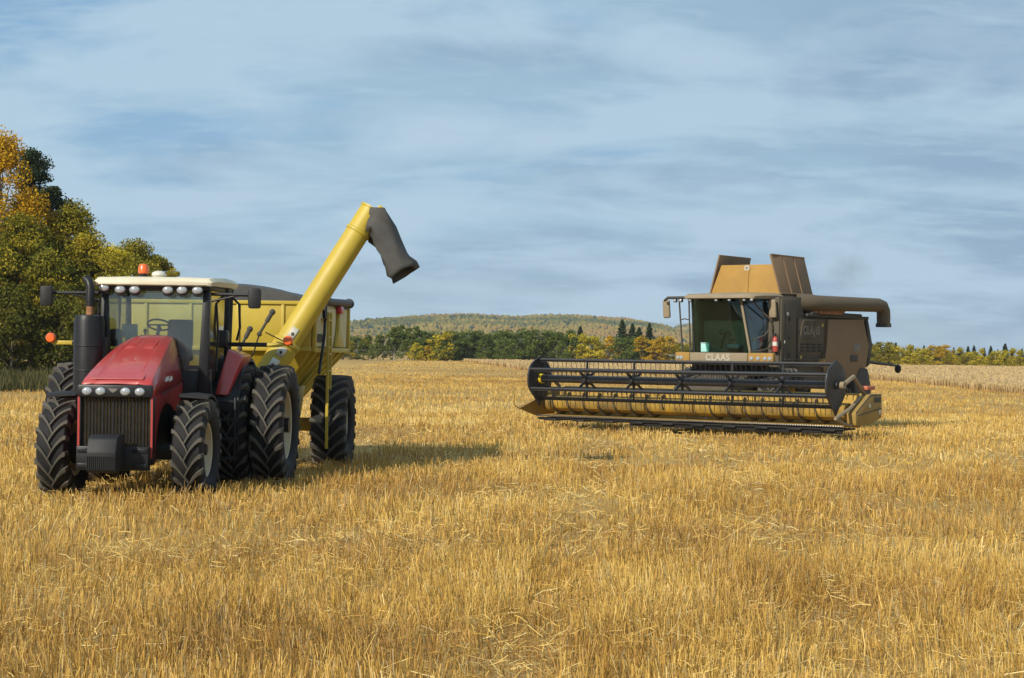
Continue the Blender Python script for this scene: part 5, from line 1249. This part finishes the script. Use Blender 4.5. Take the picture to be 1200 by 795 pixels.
# loose things carried on it
q = in_frame((1.44, 3.1, 2.45)); FE = thing('fire_extinguisher', 'red fire extinguisher standing at the right rear corner of the harvester cab', 'fire extinguisher', q, -36)
mb = MB(); mb.lathe([(0.003, 0.0), (0.075, 0.0), (0.085, 0.02), (0.085, 0.38), (0.06, 0.44), (0.03, 0.46), (0.003, 0.46)], (0, 0, 0), 'z', 18); cyl_ = mb.build('cylinder', EXTRED, FE)
mb = MB(); mb.lathe([(0.0865, 0.18), (0.0865, 0.30)], (0, 0, 0), 'z', 18); ob = mb.build('paper_label', DECAL, FE); m_ = ob.modifiers.new('thickness', 'SOLIDIFY'); m_.thickness = 0.002
mb = MB(); mb.cyl((0, 0, 0.46), (0, 0, 0.53), 0.03); mb.box((0.02, -0.04, 0.54), (0.03, 0.14, 0.02)); mb.tube([(0, -0.03, 0.5), (0.09, -0.06, 0.45), (0.1, -0.05, 0.2)], 0.012, 6); mb.build('valve', BLACK, FE)
q = in_frame((-0.66, 2.62, 2.42)); BX = thing('lunch_box', 'small mint green box on the floor behind the harvester windshield', 'box', q, -30)
mb = MB(); mb.box((0, 0, 0.13), (0.28, 0.18, 0.26), bev=0.02); mb.build('tub', MINT, BX)
mb = MB(); mb.box((0, 0, 0.275), (0.30, 0.20, 0.03), bev=0.008); mb.build('lid', TRIM, BX)

# ------------------------------------------------------------------ air: thin haze over the whole place, and the puff from the harvester's exhaust
def volume_material(name, color, density, noise=None, aniso=0.0):
    m = bpy.data.materials.new(name); m.use_nodes = True
    n, l = m.node_tree.nodes, m.node_tree.links; n.clear()
    out = n.new('ShaderNodeOutputMaterial'); v = n.new('ShaderNodeVolumePrincipled')
    v.inputs['Color'].default_value = (*color, 1); v.inputs['Density'].default_value = density; v.inputs['Anisotropy'].default_value = aniso
    l.new(v.outputs[0], out.inputs['Volume'])
    if noise:
        tcn = n.new('ShaderNodeTexCoord'); ln = n.new('ShaderNodeVectorMath'); ln.operation = 'LENGTH'; l.new(tcn.outputs['Object'], ln.inputs[0])
        nz = n.new('ShaderNodeTexNoise'); nz.inputs['Scale'].default_value = 1.8; nz.inputs['Detail'].default_value = 3; l.new(tcn.outputs['Object'], nz.inputs['Vector'])
        a = n.new('ShaderNodeMapRange'); l.new(ln.outputs['Value'], a.inputs[0]); a.inputs[1].default_value = 0.15; a.inputs[2].default_value = 1.0; a.inputs[3].default_value = 1.0; a.inputs[4].default_value = 0.0
        b = n.new('ShaderNodeMapRange'); l.new(nz.outputs[0], b.inputs[0]); b.inputs[1].default_value = 0.35; b.inputs[2].default_value = 0.7
        c = n.new('ShaderNodeMath'); c.operation = 'MULTIPLY'; l.new(a.outputs[0], c.inputs[0]); l.new(b.outputs[0], c.inputs[1])
        d = n.new('ShaderNodeMath'); d.operation = 'MULTIPLY'; l.new(c.outputs[0], d.inputs[0]); d.inputs[1].default_value = density; l.new(d.outputs[0], v.inputs['Density'])
    return m
HAZE_DENSITY = 0.00008
mb = MB(); mb.box((0, 2400, 41), (9000, 5200, 86)); hz_ = mb.build('haze', volume_material('haze_air', (0.80, 0.88, 1.0), HAZE_DENSITY)); hz_['kind'] = 'stuff'
tag(hz_, 'thin pale haze in the air over the field and hills', 'haze')
mb = MB(); mb.lathe([(math.sin(math.pi * k / 10) + 0.001, -math.cos(math.pi * k / 10)) for k in range(11)], (0, 0, 0), 'z', 20)
sm = mb.build('exhaust_smoke', volume_material('smoke', (0.25, 0.25, 0.26), 0.55, True), loc=(at(992, 60.5), 60.5, ztop(992, 318, 60.5))); sm.scale = (0.95, 0.9, 0.85); sm['kind'] = 'stuff'
tag(sm, 'faint grey puff of exhaust smoke above the rear of the harvester', 'smoke')
